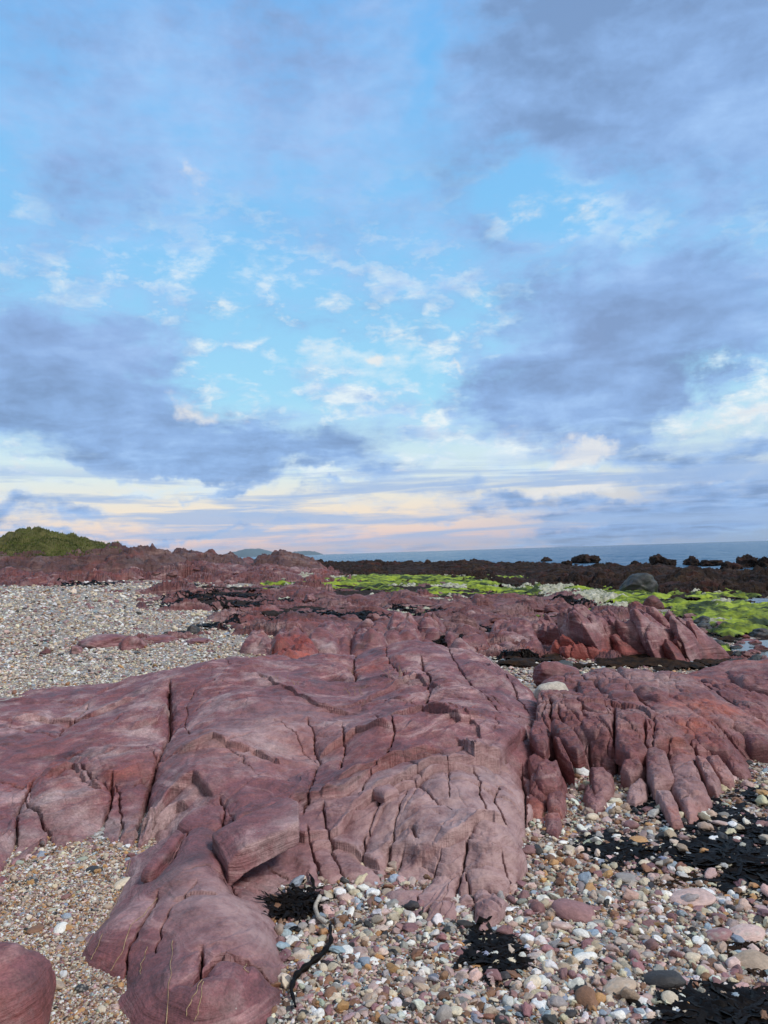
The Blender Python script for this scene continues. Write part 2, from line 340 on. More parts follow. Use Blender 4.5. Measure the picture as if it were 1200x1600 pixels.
# ------------------------------------------------------------------ world: Nishita sky with layers of cloud
def build_world():
    W = bpy.data.worlds.new("World"); S.world = W; W.use_nodes = True
    N, L = W.node_tree.nodes, W.node_tree.links
    bg = N['Background']; bg.inputs['Strength'].default_value = 1.0
    sky = N.new('ShaderNodeTexSky'); sky.sky_type = 'NISHITA'; sky.sun_disc = False; sky.sun_elevation = SUN_EL; sky.sun_rotation = SUN_AZ
    sky.air_density = 1.3; sky.dust_density = .6; sky.ozone_density = 2.0
    skyc = nd(N, 'ShaderNodeVectorMath', operation='SCALE'); L.new(sky.outputs[0], skyc.inputs[0]); skyc.inputs['Scale'].default_value = .10
    tc = N.new('ShaderNodeTexCoord'); gen = tc.outputs['Generated']
    sx = N.new('ShaderNodeSeparateXYZ'); L.new(gen, sx.inputs[0])
    X, Y, Z = sx.outputs
    az = math_(N, L, 'ARCTAN2', X, Y); el = math_(N, L, 'ARCSINE', Z)
    ae = N.new('ShaderNodeCombineXYZ'); L.new(az, ae.inputs[0]); L.new(el, ae.inputs[1])
    # cloud layer coordinates: the plane overhead
    zc = math_(N, L, 'ADD', math_(N, L, 'MAXIMUM', Z, 0.0), .10)
    cx = math_(N, L, 'DIVIDE', X, zc); cy = math_(N, L, 'DIVIDE', Y, zc)
    pl = N.new('ShaderNodeCombineXYZ'); L.new(cx, pl.inputs[0]); L.new(cy, pl.inputs[1])
    def no(vec, sc, det, rg, off, dist=0.0, stretch=(1, 1, 1)):
        mp = nd(N, 'ShaderNodeMapping'); L.new(vec, mp.inputs[0]); mp.inputs['Location'].default_value = off; mp.inputs['Scale'].default_value = stretch
        n = nd(N, 'ShaderNodeTexNoise', i_Scale=sc, i_Detail=det, i_Roughness=rg, i_Distortion=dist); L.new(mp.outputs[0], n.inputs['Vector']); return n
    n1 = no(pl.outputs[0], 1.1, 8, .56, (3.1, 1.7, 0))
    n2 = no(pl.outputs[0], 3.3, 8, .6, (8.1, 2.2, 1))
    n3 = no(gen, 2.2, 6, .5, (1.3, 4.4, 2.0), .3)
    # warp for hand-placed masses
    w = nd(N, 'ShaderNodeVectorMath', operation='SUBTRACT'); 
    wn = no(gen, 5.0, 7, .58, (5.5, 1.1, 0)); L.new(wn.outputs['Color'], w.inputs[0]); w.inputs[1].default_value = (.5, .5, .5)
    w2 = nd(N, 'ShaderNodeVectorMath', operation='MULTIPLY_ADD'); L.new(w.outputs[0], w2.inputs[0]); w2.inputs[1].default_value = (.34, .20, 0); L.new(ae.outputs[0], w2.inputs[2])
    def blobs(lst, start=0.0):
        acc = start
        for px, py, rx, ry, rot, wt in lst:
            a, e = azel(px, py)
            mp = nd(N, 'ShaderNodeMapping', vector_type='TEXTURE'); L.new(w2.outputs[0], mp.inputs[0])
            mp.inputs['Location'].default_value = (a, e, 0); mp.inputs['Rotation'].default_value = (0, 0, -math.radians(rot)); mp.inputs['Scale'].default_value = (rx/F, ry/F, 100)
            g = nd(N, 'ShaderNodeTexGradient', gradient_type='SPHERICAL'); L.new(mp.outputs[0], g.inputs[0])
            acc = math_(N, L, 'MULTIPLY_ADD', g.outputs['Fac'], wt, acc)
        return acc
    # clear air behind: blue overhead, cream and rose near the horizon on the left, paler blue on the right
    e01 = nd(N, 'ShaderNodeMapRange', i_1=-.02, i_2=.72); L.new(el, e01.inputs[0])
    base = ramp(N, [(.0, (.56, .55, .70)), (.05, (.92, .66, .64)), (.10, (1.0, .84, .68)), (.17, (.76, .90, .92)), (.30, (.38, .76, 1.0)), (.55, (.25, .62, 1.0)), (1., (.15, .47, .97))]); L.new(e01.outputs[0], base.inputs[0])
    lr = nd(N, 'ShaderNodeMapRange', i_1=.05, i_2=.42); L.new(az, lr.inputs[0])
    lowm = nd(N, 'ShaderNodeMapRange', i_1=.14, i_2=.02); L.new(el, lowm.inputs[0])
    f = math_(N, L, 'MULTIPLY', lr.outputs[0], lowm.outputs[0])
    c = mixc(N, L, f, base.outputs[0], (.33, .50, .79))
    c = mixc(N, L, .12, c, skyc.outputs[0])
    # bright thin cloud (white wisps)
    n4 = no(gen, 16.0, 6, .62, (2.2, 7.1, 3.0), .2, (1, 1, 2.2))
    n5 = no(pl.outputs[0], 2.0, 9, .55, (4.4, 9.2, 5.0), .5)
    n6 = no(gen, 26.0, 7, .6, (6.2, 3.1, 1.0), .3, (1, 1, 2.0))
    thin = blobs(WISPS, math_(N, L, 'MULTIPLY_ADD', n2.outputs[0], 1.2, math_(N, L, 'MULTIPLY_ADD', n6.outputs[0], 1.2, math_(N, L, 'MULTIPLY_ADD', n4.outputs[0], 1.5, -2.25))))
    tm = nd(N, 'ShaderNodeMapRange', i_1=.05, i_2=.55); L.new(thin, tm.inputs[0])
    c = mixc(N, L, math_(N, L, 'MULTIPLY', tm.outputs[0], .75), c, (.70, .86, .96))
    # grey-blue clouds
    dens = blobs(CLOUDS, math_(N, L, 'MULTIPLY_ADD', n1.outputs[0], 1.4, math_(N, L, 'MULTIPLY_ADD', n3.outputs[0], .9, math_(N, L, 'MULTIPLY_ADD', n4.outputs[0], 1.5, math_(N, L, 'MULTIPLY_ADD', n2.outputs[0], 1.1, -2.42)))))
    dm = nd(N, 'ShaderNodeMapRange', i_1=-.35, i_2=.85); dm.interpolation_type = 'SMOOTHSTEP'; L.new(dens, dm.inputs[0])
    dk = nd(N, 'ShaderNodeMapRange', i_1=-.15, i_2=1.05); L.new(math_(N, L, 'MULTIPLY_ADD', dens, .38, math_(N, L, 'MULTIPLY_ADD', wn.outputs[0], 1.5, math_(N, L, 'MULTIPLY_ADD', n6.outputs[0], .8, math_(N, L, 'MULTIPLY_ADD', n5.outputs[0], 2.2, -1.95)))), dk.inputs[0])
    cloudc = ramp(N, [(0., (.40, .66, 1.0)), (.28, (.36, .57, .92)), (.6, (.275, .455, .79)), (1., (.20, .325, .57))]); L.new(dk.outputs[0], cloudc.inputs[0])
    # mauve cast of some masses
    mv = blobs(MAUVE); mvf = math_(N, L, 'MULTIPLY', math_(N, L, 'MINIMUM', mv, 1.0), .30)
    cl = mixc(N, L, mvf, cloudc.outputs[0], (.38, .40, .66))
    c = mixc(N, L, math_(N, L, 'MULTIPLY', dm.outputs[0], .95), c, cl)
    # ragged bright fringes where the cloud breaks
    win = math_(N, L, 'SUBTRACT', 1.0, math_(N, L, 'MULTIPLY', math_(N, L, 'ABSOLUTE', math_(N, L, 'SUBTRACT', dens, .12)), 2.6), clamp=True)
    frg = nd_range(N, L, math_(N, L, 'MULTIPLY_ADD', n6.outputs[0], .6, math_(N, L, 'MULTIPLY', n4.outputs[0], .6)), .585, .72)
    emk = math_(N, L, 'MULTIPLY', nd_range(N, L, el, .50, .24), nd_range(N, L, el, .05, .10))
    c = mixc(N, L, math_(N, L, 'MULTIPLY', math_(N, L, 'MULTIPLY', win, frg), math_(N, L, 'MULTIPLY', emk, .95)), c, (.84, .93, .96))
    # small sunlit gaps
    gp = blobs(GAPS, math_(N, L, 'MULTIPLY_ADD', n2.outputs[0], 1.0, math_(N, L, 'MULTIPLY_ADD', n4.outputs[0], 2.2, -2.05))); gm = nd(N, 'ShaderNodeMapRange', i_1=.0, i_2=1.0); gm.interpolation_type = 'SMOOTHSTEP'; L.new(gp, gm.inputs[0])
    c = mixc(N, L, math_(N, L, 'MULTIPLY', gm.outputs[0], .78), c, (.87, .86, .84))
    # long flat bars of cloud low over the sea
    bars = no(ae.outputs[0], 1.0, 5, .55, (2.0, 1.0, 0), .4, (3.0, 44.0, 1))
    bm = nd(N, 'ShaderNodeMapRange', i_1=.49, i_2=.58); L.new(bars.outputs[0], bm.inputs[0])
    be = math_(N, L, 'MULTIPLY', nd_range(N, L, el, .125, .095), nd_range(N, L, el, .004, .02))
    c = mixc(N, L, math_(N, L, 'MULTIPLY', math_(N, L, 'MULTIPLY', bm.outputs[0], be), .8), c, (.36, .52, .80))
    # unseen sky behind the camera, toned grey to light camera-facing rock
    c = mixc(N, L, nd_range(N, L, Y, .0, -.5), c, (.36, .37, .40))
    c = mixc(N, L, nd_range(N, L, el, .74, .95), c, (.26, .32, .42))  # unseen sky overhead, darkened to cut the ambient light
    # below the horizon
    c = mixc(N, L, nd_range(N, L, el, -.004, -.03), c, (.16, .18, .22))
    L.new(c, bg.inputs['Color'])
    W.cycles.sampling_method = 'MANUAL'; W.cycles.sample_map_resolution = 512
# (pixel x, pixel y, half width, half height, tilt, weight): direction in the sky of each mass
CLOUDS = [(1000,120,420,220,-20,1.0),(1130,60,260,260,0,.5),(950,560,270,170,-15,1.35),(1080,480,200,160,-20,.7),(870,620,170,80,0,.6),(100,540,230,80,5,.65),(60,620,260,110,0,.8),
          (250,660,330,80,8,.9),(420,710,280,45,6,1.0),(330,740,330,40,4,.6),(560,640,200,60,15,.45),(120,230,330,260,30,.55),(380,130,300,180,20,.4),(820,760,180,32,5,.9),(1080,790,340,60,0,.9),
          (1160,700,160,60,-10,.5),(900,700,170,50,0,.4),(500,785,90,14,2,.8),(60,800,150,14,3,.6),(300,832,330,9,1,.8),(1040,830,360,24,0,.8),(640,30,150,100,0,.1),(560,330,220,160,0,-.1),(645,60,45,120,0,-.5),(480,250,200,200,20,.25),
          (420,560,190,90,0,-.3),(620,560,170,60,20,-.5),(300,460,230,70,10,-.4),(860,300,120,70,0,-.9),(870,740,160,26,8,-1.0),(200,735,320,16,2,-.9),(960,765,120,14,0,-.7),(700,690,110,40,0,-.35),(300,775,380,22,2,-.9),(1130,610,110,40,-15,-.8),(700,820,260,20,0,-.9)]
WISPS = [(640,640,300,120,0,.35),(800,690,200,60,0,.6),(540,560,200,100,10,.4),(560,450,260,200,20,.2),(700,600,240,70,10,.15),(840,300,170,80,10,.35),(240,570,190,40,10,.3),(880,720,220,50,6,.5),(1120,630,160,60,-10,.5),(300,745,420,30,2,.6),(180,440,260,120,20,.25)]
MAUVE = [(420,140,160,200,30,.7),(100,220,200,200,20,.4),(950,570,300,170,-15,.55),(150,550,300,130,5,.5),(1100,100,320,200,0,.2),(700,440,240,100,0,.5)]
GAPS = [(860,305,50,50,-20,1.0),(625,562,34,20,0,1.4),(740,572,30,10,0,1.0),(310,618,80,26,15,1.15),(155,200,34,24,20,.7),(245,290,30,40,-40,.6),(900,712,80,20,0,1.6),(900,755,130,22,6,1.6),(1130,640,90,28,-20,1.0),
        (650,640,90,50,0,.6),(1190,430,50,40,40,.8),(1170,730,90,22,-10,.9),(120,730,230,14,2,1.0),(610,735,60,10,0,1.0),(860,690,60,20,0,.7),(1000,740,70,8,0,1.1),(1110,770,90,10,0,.5),(810,690,120,60,20,.5)]
build_world()

# ------------------------------------------------------------------ ground, sea, island
X, Y = polar(math.radians(-64), math.radians(64), 700, .9, 7000, 700)
Z = ground(X, Y)
V = np.stack([X, Y, Z], -1).reshape(-1, 3)
# close the disc behind and under the camera with a coarse skirt so the sheet runs on all round
o = mesh_obj('ground', V, grid_faces(700, 700), M['shingle']); tag(o, kind='structure')
X2, Y2 = polar(math.radians(63.9), math.radians(296.1), 60, .9, 7000, 40)
o2 = mesh_obj('shore', np.stack([X2, Y2, np.where(np.hypot(X2, Y2) > 400, -3.0, -.02)], -1).reshape(-1, 3), grid_faces(40, 60), M['shingle']); tag(o2, kind='structure')
Xd, Yd = polar(0, 2*math.pi, 40, .02, .91, 6)
o3 = mesh_obj('shore', np.stack([Xd, Yd, np.full(Xd.shape, -.02)], -1).reshape(-1, 3), grid_faces(6, 40), M['shingle']); tag(o3, kind='structure')
# sea: real waves near the shore, flattening with distance
X, Y = polar(math.radians(-60), math.radians(60), 520, 28, 6900, 1000)
R = np.hypot(X, Y)
wv = .11*fbm(X*.16, Y*.55, 1.0, 3)+.16*noise(X*.05, Y*.2, 2.0)+.02*ridged(X*.6, Y*2.0, .5, 2)
Z = SEA+wv*(1-sm(500, 2200, R))
o = mesh_obj('sea', np.stack([X, Y, Z], -1).reshape(-1, 3), grid_faces(1000, 520), M['sea']); tag(o, kind='structure')

def island(name, L, dist, label, seed):
    """ridge line L of (px, py) traced at its distance, with a seaward and a landward slope"""
    n = 60; xs = np.linspace(L[0][0], L[-1][0], n); ys = np.interp(xs, [p[0] for p in L], [p[1] for p in L])
    rows = []
    for k, (off, f) in enumerate([(-260, 0), (-170, .35), (-80, .75), (0, 1), (90, .7), (260, 0)]):
        row = []
        for i, (x, y) in enumerate(zip(xs, ys)):
            p = atd(x, y, dist); base = SEA-3
            u = p[:2]/np.linalg.norm(p[:2]); h = base+(p[2]-base)*f
            h += f*4*float(noise(i*.35, k*1.3, seed)); q = p[:2]+u*off*(1+.25*float(noise(i*.2, k, seed+3))); row.append((q[0], q[1], max(h, base)))
        rows.append(row)
    o = mesh_obj(name, np.array(rows).reshape(-1, 3), grid_faces(6, n), M['island']); tag(o, kind='structure'); return o
island('hill', [(350,866),(365,862),(385,857.5),(405,857),(418,860),(440,866),(500,866)], 4200, '', 1)
island('hill', [(440,866),(460,862),(478,860.5),(492,861.5),(505,866)], 5200, '', 5)

# ------------------------------------------------------------------ bedrock: generic heightfield outcrop
def outcrop(name, parent, foot, ctrl, mat, cracks=(), steps=(), bumps=(), nt=500, nr=600, edge_w=.10, edge_r=.10, seed=0., strata=.012, rough=.012, joints=None, lump=.03, sink=.12, zs=False):
    """foot: base outline, ctrl: points on the surface, both (px, py, z) or (px,'d',dist,z)"""
    foot, ctrl = (zsc(foot), zsc(ctrl)) if zs else (foot, ctrl); bumps = [(a, b, z*(ZS if zs else 1), q, m_) for a, b, z, q, m_ in bumps]
    FP = np.array(pts3([(p[0], p[1], p[2], p[3]) if p[1] == 'd' else p for p in foot])); T = TPS(pts3(ctrl), 3e-4); KZ = ZS if zs else 1.0
    th = np.arctan2(FP[:, 0], FP[:, 1]); r = np.hypot(FP[:, 0], FP[:, 1])
    m = .10
    X, Y = polar(max(th.min()-.02, -.62), min(th.max()+.02, .62), nt, max(r.min()-m, 1.3), r.max()+m, nr)
    Wx = X+.022*fbm(X*3+seed, Y*3, 1, 3)+.009*fbm(X*20, Y*20, seed, 3); Wy = Y+.022*fbm(X*3, Y*3+seed, 7, 3)+.009*fbm(X*20, Y*20, seed+5, 3)
    Sx, Sy = X+.03*fbm(X*2.2+seed, Y*2.2, 1, 2), Y+.03*fbm(X*2.2, Y*2.2+seed, 7, 2)
    H = T(X, Y)
    H0 = H.copy()
    H = H+lump*fbm(X*2.2+seed, Y*2.2, 3.3, 4)
    for a, b, z, rad, am in bumps:
        q = at(a, b, z); H = H+am*np.exp(-((Wx-q[0])**2+(Wy-q[1])**2)/rad**2)
    for st in steps:
        P, A, Ls = st[:3]
        d, t = seg_dist(Sx, Sy, [at(a, b, c*KZ)[:2] for a, b, c in P])
        env = sm(0, .12, t)*sm(1, .88, t) if len(st) < 4 else sm(-.01, .02, t)*sm(1.01, .98, t)
        H = H+A*env*np.where(d > 0, np.exp(-d/Ls)*sm(-.016, .012, d), -.25*np.exp(d/(Ls*.35)))
    for ck in cracks:
        P, w, dp, rr, rw = ck
        d, t = seg_dist(Wx, Wy, [at(a, b, c*KZ)[:2] for a, b, c in P]); d = np.abs(d)
        env = sm(0, .10, t)*sm(1, .90, t); wl = w*.66*(.8+.7*noise(X*7, Y*7, seed+2)); wl = np.maximum(wl, .0016)
        H = H-env*(dp*np.exp(-(d/wl)**2)+rr*np.exp(-d/rw))
    if joints:
        for sc, dp, w, rr in joints:
            d, idr = facets(Wx+.06*noise(X*1.5, Y*1.5, 4), Wy*1.0, H0, sc, seed)
            gate = sm(-.15, .25, noise(X*1.1+seed, Y*1.1, 9))
            H = H-gate*(dp*np.exp(-(d/w)**2)+rr*np.exp(-d/(w*5)))+gate*rr*.8*(idr-.5)
    # bedding: thin ledges cut where the surface crosses tilted, folded layers
    wp = .10*fbm(X*1.1+seed, Y*1.1, H*1.1, 3)
    B = H*math.cos(.5)+Y*.30-X*.12+wp*1.3
    def saw(v):
        f = v-np.floor(v); return np.where(f < .86, f/.86, (1-f)/.14)
    amp = sm(-.35, .35, noise(X*1.6, Y*1.6, 5+seed))
    H = H+strata*amp*(saw(B*9+.4*noise(X*4, Y*4, 1))+.45*saw(B*27+.5*noise(X*6, Y*6, 2)))
    H = H+rough*(.5*fbm(X*9, Y*9, H*9, 4)-.35*np.maximum(0, ridged(X*5, Y*5, seed, 3)-.9))
    d = poly_sd(X+.03*noise(X*5, Y*5, 3), Y+.03*noise(X*5, Y*5, 8), FP[:, :2])
    H = H-edge_r*np.exp(-np.maximum(d, 0)/edge_w)-sm(0, -.05, d)*.5
    G = ground(X, Y)
    keep = (H > G-sink) & (d > -.06)
    k2 = keep
    Vv = np.stack([X, Y, H], -1).reshape(-1, 3); Fc = grid_faces(nr, nt, k2)
    Vv, Fc = compact(Vv, Fc)
    og = (float(np.mean(FP[:, 0])), float(np.mean(FP[:, 1])), 0.0)
    o = mesh_obj(name, Vv, Fc, mat, parent=parent, origin=None)
    return o, (X, Y, np.where(keep, H, G))
class HF:
    """look up a polar heightfield again, to lay things on it"""
    def __init__(s, g):
        X, Y, s.H = g; s.th = np.arctan2(X[0], Y[0]); s.lr = np.log(np.hypot(X[:, 0], Y[:, 0]))
    def __call__(s, x, y):
        x = np.asarray(x, float); y = np.asarray(y, float)
        a = (np.arctan2(x, y)-s.th[0])/(s.th[-1]-s.th[0])*(len(s.th)-1); b = (np.log(np.hypot(x, y)+1e-9)-s.lr[0])/(s.lr[-1]-s.lr[0])*(len(s.lr)-1)
        ok = (a >= 0) & (a <= len(s.th)-1.001) & (b >= 0) & (b <= len(s.lr)-1.001)
        a = np.clip(a, 0, len(s.th)-1.001); b = np.clip(b, 0, len(s.lr)-1.001); i, j = a.astype(int), b.astype(int); fa, fb = a-i, b-j
        H = s.H; v = (H[j, i]*(1-fa)+H[j, i+1]*fa)*(1-fb)+(H[j+1, i]*(1-fa)+H[j+1, i+1]*fa)*fb
        return np.where(ok, v, -9.0)
SURF = []
def top(x, y):
    h = ground(np.asarray(x, float), np.asarray(y, float))
    for s in SURF: h = np.maximum(h, s(x, y))
    return h
def z3(L, z): return [(a, b, z) for a, b in L]

# --- the big outcrop
ZS = .64
def zsc(L): return [(p[0], 'd', p[2]*1.13, p[3]*ZS) if p[1] == 'd' else (p[0], p[1], p[2]*ZS) for p in L]
main = empty('rock_outcrop', at(450, 1350, 0))
tag(main, 'broad purple red sandstone outcrop with cracked slabs filling the near shore', 'rock outcrop')
foot = [(-260,1420,0),(0,1392,0),(60,1360,0),(112,1337,0),(190,1338,0),(235,1335,.02),(300,1420,.02),(428,1420,.0),(500,1402,0),(545,1402,0),(562,1418,0),(600,1424,0),(650,1444,0),(700,1452,0),(726,1458,0),(750,1470,0),(778,1445,0),
        (800,1400,0),(816,1360,0),(822,1290,0),(835,1270,.03),(850,1220,.06),(842,1160,.1),(862,1135,.15),(855,1105,.2),(820,1070,.28),(800,'d',6.3,.3),(700,'d',7.3,.3),(560,'d',7.6,.3),(420,'d',7.2,.3),(330,'d',6.9,.2),(200,'d',7.3,.1),(90,'d',7.2,.1),(-60,'d',7.2,.1),(-300,'d',7.2,.1)]
ctrl = [(640,1240,.27),(620,1300,.18),(700,1380,.09),(790,1230,.29),(806,1300,.13),(740,1300,.22),(750,1345,.16),(690,1330,.15),(740,1435,.07),(560,1398,.05),(640,1420,.06),(700,1435,.06),(500,1392,.05),(560,1320,.13),(500,1230,.29),(450,1190,.31),(600,1150,.43),(700,1150,.46),(790,1150,.38),(835,1150,.26),(835,1220,.10),
        (640,1060,.52),(740,1020,.56),(560,1030,.55),(640,1008,.57),(700,1090,.50),(810,1080,.36),(780,1050,.46),(850,1120,.24),
        (350,1030,.60),(330,1060,.56),(410,1055,.57),(450,1085,.52),(270,1090,.46),(180,1085,.36),(90,1085,.27),(0,1100,.24),(100,1150,.30),(0,1200,.22),(100,1190,.27),(60,1250,.19),(150,1250,.19),(100,1325,.08),(0,1330,.15),(0,1385,.07),(50,1345,.09),(180,1328,.06),
        (200,1200,.30),(225,1290,.13),(250,1150,.33),(300,1150,.46),(400,1120,.43),(480,1130,.42),(520,1085,.43),(540,1110,.42),(400,1190,.34),(340,1240,.30),(400,1300,.20),(470,1340,.10),(500,1380,.06),(450,1395,.02),(400,1380,.08),(300,1330,.20),
        (-100,1200,.24),(-100,1100,.24),(-100,1400,0),(640,'d',7.2,.28),(740,'d',7.0,.25),(560,'d',7.3,.25),(350,'d',6.8,.2),(200,'d',7.2,.12),(0,'d',7.1,.12),(-150,'d',7.1,.12),(800,'d',6.2,.2),(440,'d',7.0,.25)]
def c(L, z, w=.007, dp=.05, rr=.014, rw=.03): return (z3(L, z), w, dp*1.1, rr*1.5, rw*1.6)
cracks = [
 c([(37,1232),(50,1250),(75,1275),(92,1310),(107,1330),(120,1327),(150,1280),(172,1245),(177,1215)], .22, .010,.09,.02,.04),
 c([(0,1320),(15,1300),(30,1240),(50,1205),(75,1190),(100,1186),(120,1200),(140,1212),(160,1215),(180,1226)], .27,.009,.07,.03,.05),
 c([(265,1085),(266,1130),(255,1170),(245,1190),(228,1215),(218,1240),(213,1270),(198,1310),(190,1335)], .33,.016,.10,.05,.06),
 c([(350,1305),(352,1340),(362,1370),(385,1392),(420,1400)], .17,.009,.08,.02,.03),
 c([(480,1130),(500,1172),(490,1205),(478,1228),(470,1240)], .38,.006,.05,.02,.04), c([(537,1135),(536,1165),(530,1192)], .40,.006,.05,.01,.03),
 c([(505,1265),(510,1285),(535,1320),(555,1350),(560,1382)], .20,.006,.05,.016,.03), c([(475,1300),(500,1335),(525,1360),(545,1392)], .15,.007,.06,.016,.03),
 c([(418,1345),(450,1352),(487,1350)], .13,.004,.03,.008,.02),
 c([(594,1320),(580,1308),(570,1296),(576,1280),(595,1245),(630,1233),(650,1235),(670,1250),(700,1262),(712,1272)], .26,.005,.04,.014,.02),
 c([(594,1322),(610,1285),(620,1260),(640,1240)], .26,.005,.03,.008,.02), c([(612,1338),(607,1300),(615,1285),(640,1283),(650,1298)], .24,.006,.05,.014,.02),
 c([(740,1205),(750,1235),(765,1255),(788,1258)], .30,.005,.04,.010,.03), c([(788,1258),(770,1235),(776,1220),(815,1217)], .30,.006,.04,.014,.03),
 c([(560,1400),(568,1385),(582,1362),(610,1340),(632,1325)], .13,.008,.05,.03,.05), c([(738,1305),(725,1330),(713,1350),(712,1372),(720,1406),(731,1412)], .18,.007,.06,.02,.03), c([(731,1412),(738,1380),(725,1345)], .14,.006,.04,.01,.02),
 c([(622,1432),(650,1410),(675,1390),(715,1375),(750,1372),(802,1378)], .12,.007,.05,.02,.04), c([(803,1380),(796,1352),(785,1333)], .15,.006,.04,.012,.02), c([(724,1456),(727,1425),(737,1398)], .06,.010,.06,.03,.03),
 c([(578,1118),(610,1140),(616,1158),(595,1180),(570,1200),(552,1218)], .42,.006,.05,.014,.04), c([(814,1180),(820,1215),(815,1250),(821,1290)], .26,.012,.07,.04,.05),
 c([(655,1040),(668,1060),(672,1085),(660,1110)], .5,.010,.07,.03,.05), c([(560,1005),(552,1030),(556,1060)], .55,.012,.08,.04,.06), c([(690,1010),(720,1050),(770,1090),(800,1110)], .5,.008,.05,.02,.05),
 c([(760,1015),(790,1050),(830,1100)], .42,.008,.05,.02,.05), c([(0,1140),(60,1125),(120,1100),(170,1075)], .3,.012,.06,.04,.06), c([(0,1168),(40,1165),(90,1150),(110,1120)], .28,.010,.06,.03,.05), c([(100,1140),(110,1125),(140,1100)], .3,.010,.05,.02,.04),
 c([(180,1226),(190,1260),(180,1300),(170,1335)], .2,.006,.04,.012,.03), c([(345,1245),(350,1262),(340,1290)], .28,.005,.03,.01,.02), c([(640,1170),(700,1175),(730,1160)], .42,.004,.02,.008,.03), c([(430,1130),(470,1150),(500,1172)], .4,.004,.02,.008,.02),
 c([(300,1075),(290,1110),(300,1140)], .5,.005,.03,.01,.03), c([(300,1290),(330,1275),(352,1305)], .26,.006,.04,.01,.02), c([(600,1010),(610,1040),(640,1060)], .55,.006,.04,.012,.03), c([(700,1200),(706,1240)], .33,.004,.03,.006,.02), c([(655,1395),(660,1360),(690,1330)], .14,.004,.03,.006,.02),
 c([(0,1375),(40,1350),(60,1325),(90,1340)], .05,.010,.05,.02,.03),
]
steps = [
 (z3([(215,1287),(232,1258),(262,1236),(300,1230),(340,1246)], .28), .05, .16), (z3([(195,1305),(230,1275),(275,1260),(300,1262)], .22), .045, .12),
 (z3([(365,1282),(410,1262),(475,1276),(535,1264),(582,1237),(622,1222),(682,1210),(750,1204)], .31), .038, .12),
 (z3([(582,1237),(640,1218),(700,1200),(760,1182),(812,1180)], .35), .034, .10), (z3([(712,1158),(740,1173),(778,1170),(808,1142),(822,1118)], .42), .06, .18), (z3([(600,1128),(660,1120),(720,1135),(760,1130)], .46), .045, .14),
 (z3([(430,1238),(480,1225),(540,1220),(600,1195),(700,1178)], .37), .04, .10), (z3([(400,1060),(440,1075),(500,1092),(560,1098)], .52), .026, .10), (z3([(560,1098),(590,1075),(650,1062),(690,1080)], .5), .03, .14),
 (z3([(20,1225),(60,1190),(100,1178),(150,1200)], .28), -.02, .10), (z3([(200,1130),(240,1120),(265,1100)], .4), .03, .1), (z3([(560,1290),(600,1262),(640,1238)], .27), .012, .08), (z3([(640,1310),(700,1300),(760,1288),(800,1290)], .24), .04, .10), (z3([(480,1330),(520,1318),(560,1325),(600,1345)], .12), .03, .08), (z3([(500,1160),(560,1150),(610,1158)], .4), .035, .12), (z3([(0,1130),(60,1118),(140,1120),(220,1100)], .3), .035, .14), (z3([(60,1215),(110,1205),(165,1235)], .24), .03, .1), (z3([(270,1180),(330,1165),(400,1175),(440,1190)], .38), .03, .12), (z3([(520,1215),(600,1195),(690,1190)], .36), .03, .08),
 (z3([(120,1325),(220,1300),(280,1290)], .1), .03, .1),
]
bumps = [(500,1345,.1,.13,.03),(570,1350,.12,.08,.035),(640,1268,.22,.10,.035),(610,1310,.17,.05,.02),(775,1305,.2,.11,.05),(755,1410,.08,.07,.045),(680,1412,.07,.08,.035),(655,1355,.12,.07,-.04),(690,1245,.26,.09,.02),(800,1240,.27,.06,.025),
         (60,1270,.15,.16,.035),(140,1250,.18,.12,.035),(20,1180,.24,.12,.03),(235,1215,.25,.05,-.04),(95,1345,.02,.08,.02),(300,1200,.36,.18,.04),(450,1160,.40,.22,-.05),(380,1260,.26,.08,.02),(520,1060,.5,.10,-.05),(600,1140,.46,.15,.03),(770,1110,.46,.2,.04),(720,1080,.52,.2,.03),(620,1035,.57,.22,.03),
         (720,1300,.2,.05,-.03),(440,1290,.2,.08,-.02),(540,1260,.24,.06,.02),(700,1140,.47,.14,-.02),(200,1120,.38,.16,.03),(100,1120,.3,.14,-.02),(250,1100,.45,.10,-.03)]
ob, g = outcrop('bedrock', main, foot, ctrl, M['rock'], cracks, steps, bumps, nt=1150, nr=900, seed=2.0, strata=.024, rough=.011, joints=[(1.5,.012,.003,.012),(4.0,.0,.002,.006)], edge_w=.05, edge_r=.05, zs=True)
H_main = HF(g); SURF.append(H_main)

# --- the lobe that runs down to the sand in the foreground
foot = [(230,1322,.1),(180,1338,.02),(130,1400,0),(96,1452,0),(98,1478,0),(104,1506,0),(158,1540,0),(172,1570,0),(196,1620,0),(300,1665,0),(408,1622,0),(444,1566,0),(462,1510,0),(454,1460,0),(436,1418,0),(392,1395,.07),(360,1368,.16),(350,1310,.22),(330,1285,.25),(280,1290,.22)]
ctrl = [(300,1295,.26),(345,1300,.25),(260,1320,.21),(300,1350,.26),(345,1345,.245),(330,1400,.225),(300,1412,.225),(262,1400,.20),(220,1400,.15),(180,1420,.07),(140,1455,.07),(122,1485,.03),(200,1480,.12),(170,1520,.04),(250,1470,.13),(305,1470,.17),(300,1540,.14),(300,1600,.08),(235,1560,.08),(215,1600,.03),
        (390,1440,.15),(380,1500,.14),(430,1500,.06),(400,1570,.06),(360,1600,.05),(440,1460,.04),(420,1425,.07),(385,1400,.12),(362,1372,.19),(350,1320,.24),(200,1345,.08),(240,1330,.15),(300,1660,-.06),(100,1500,-.06),(470,1500,-.08)]
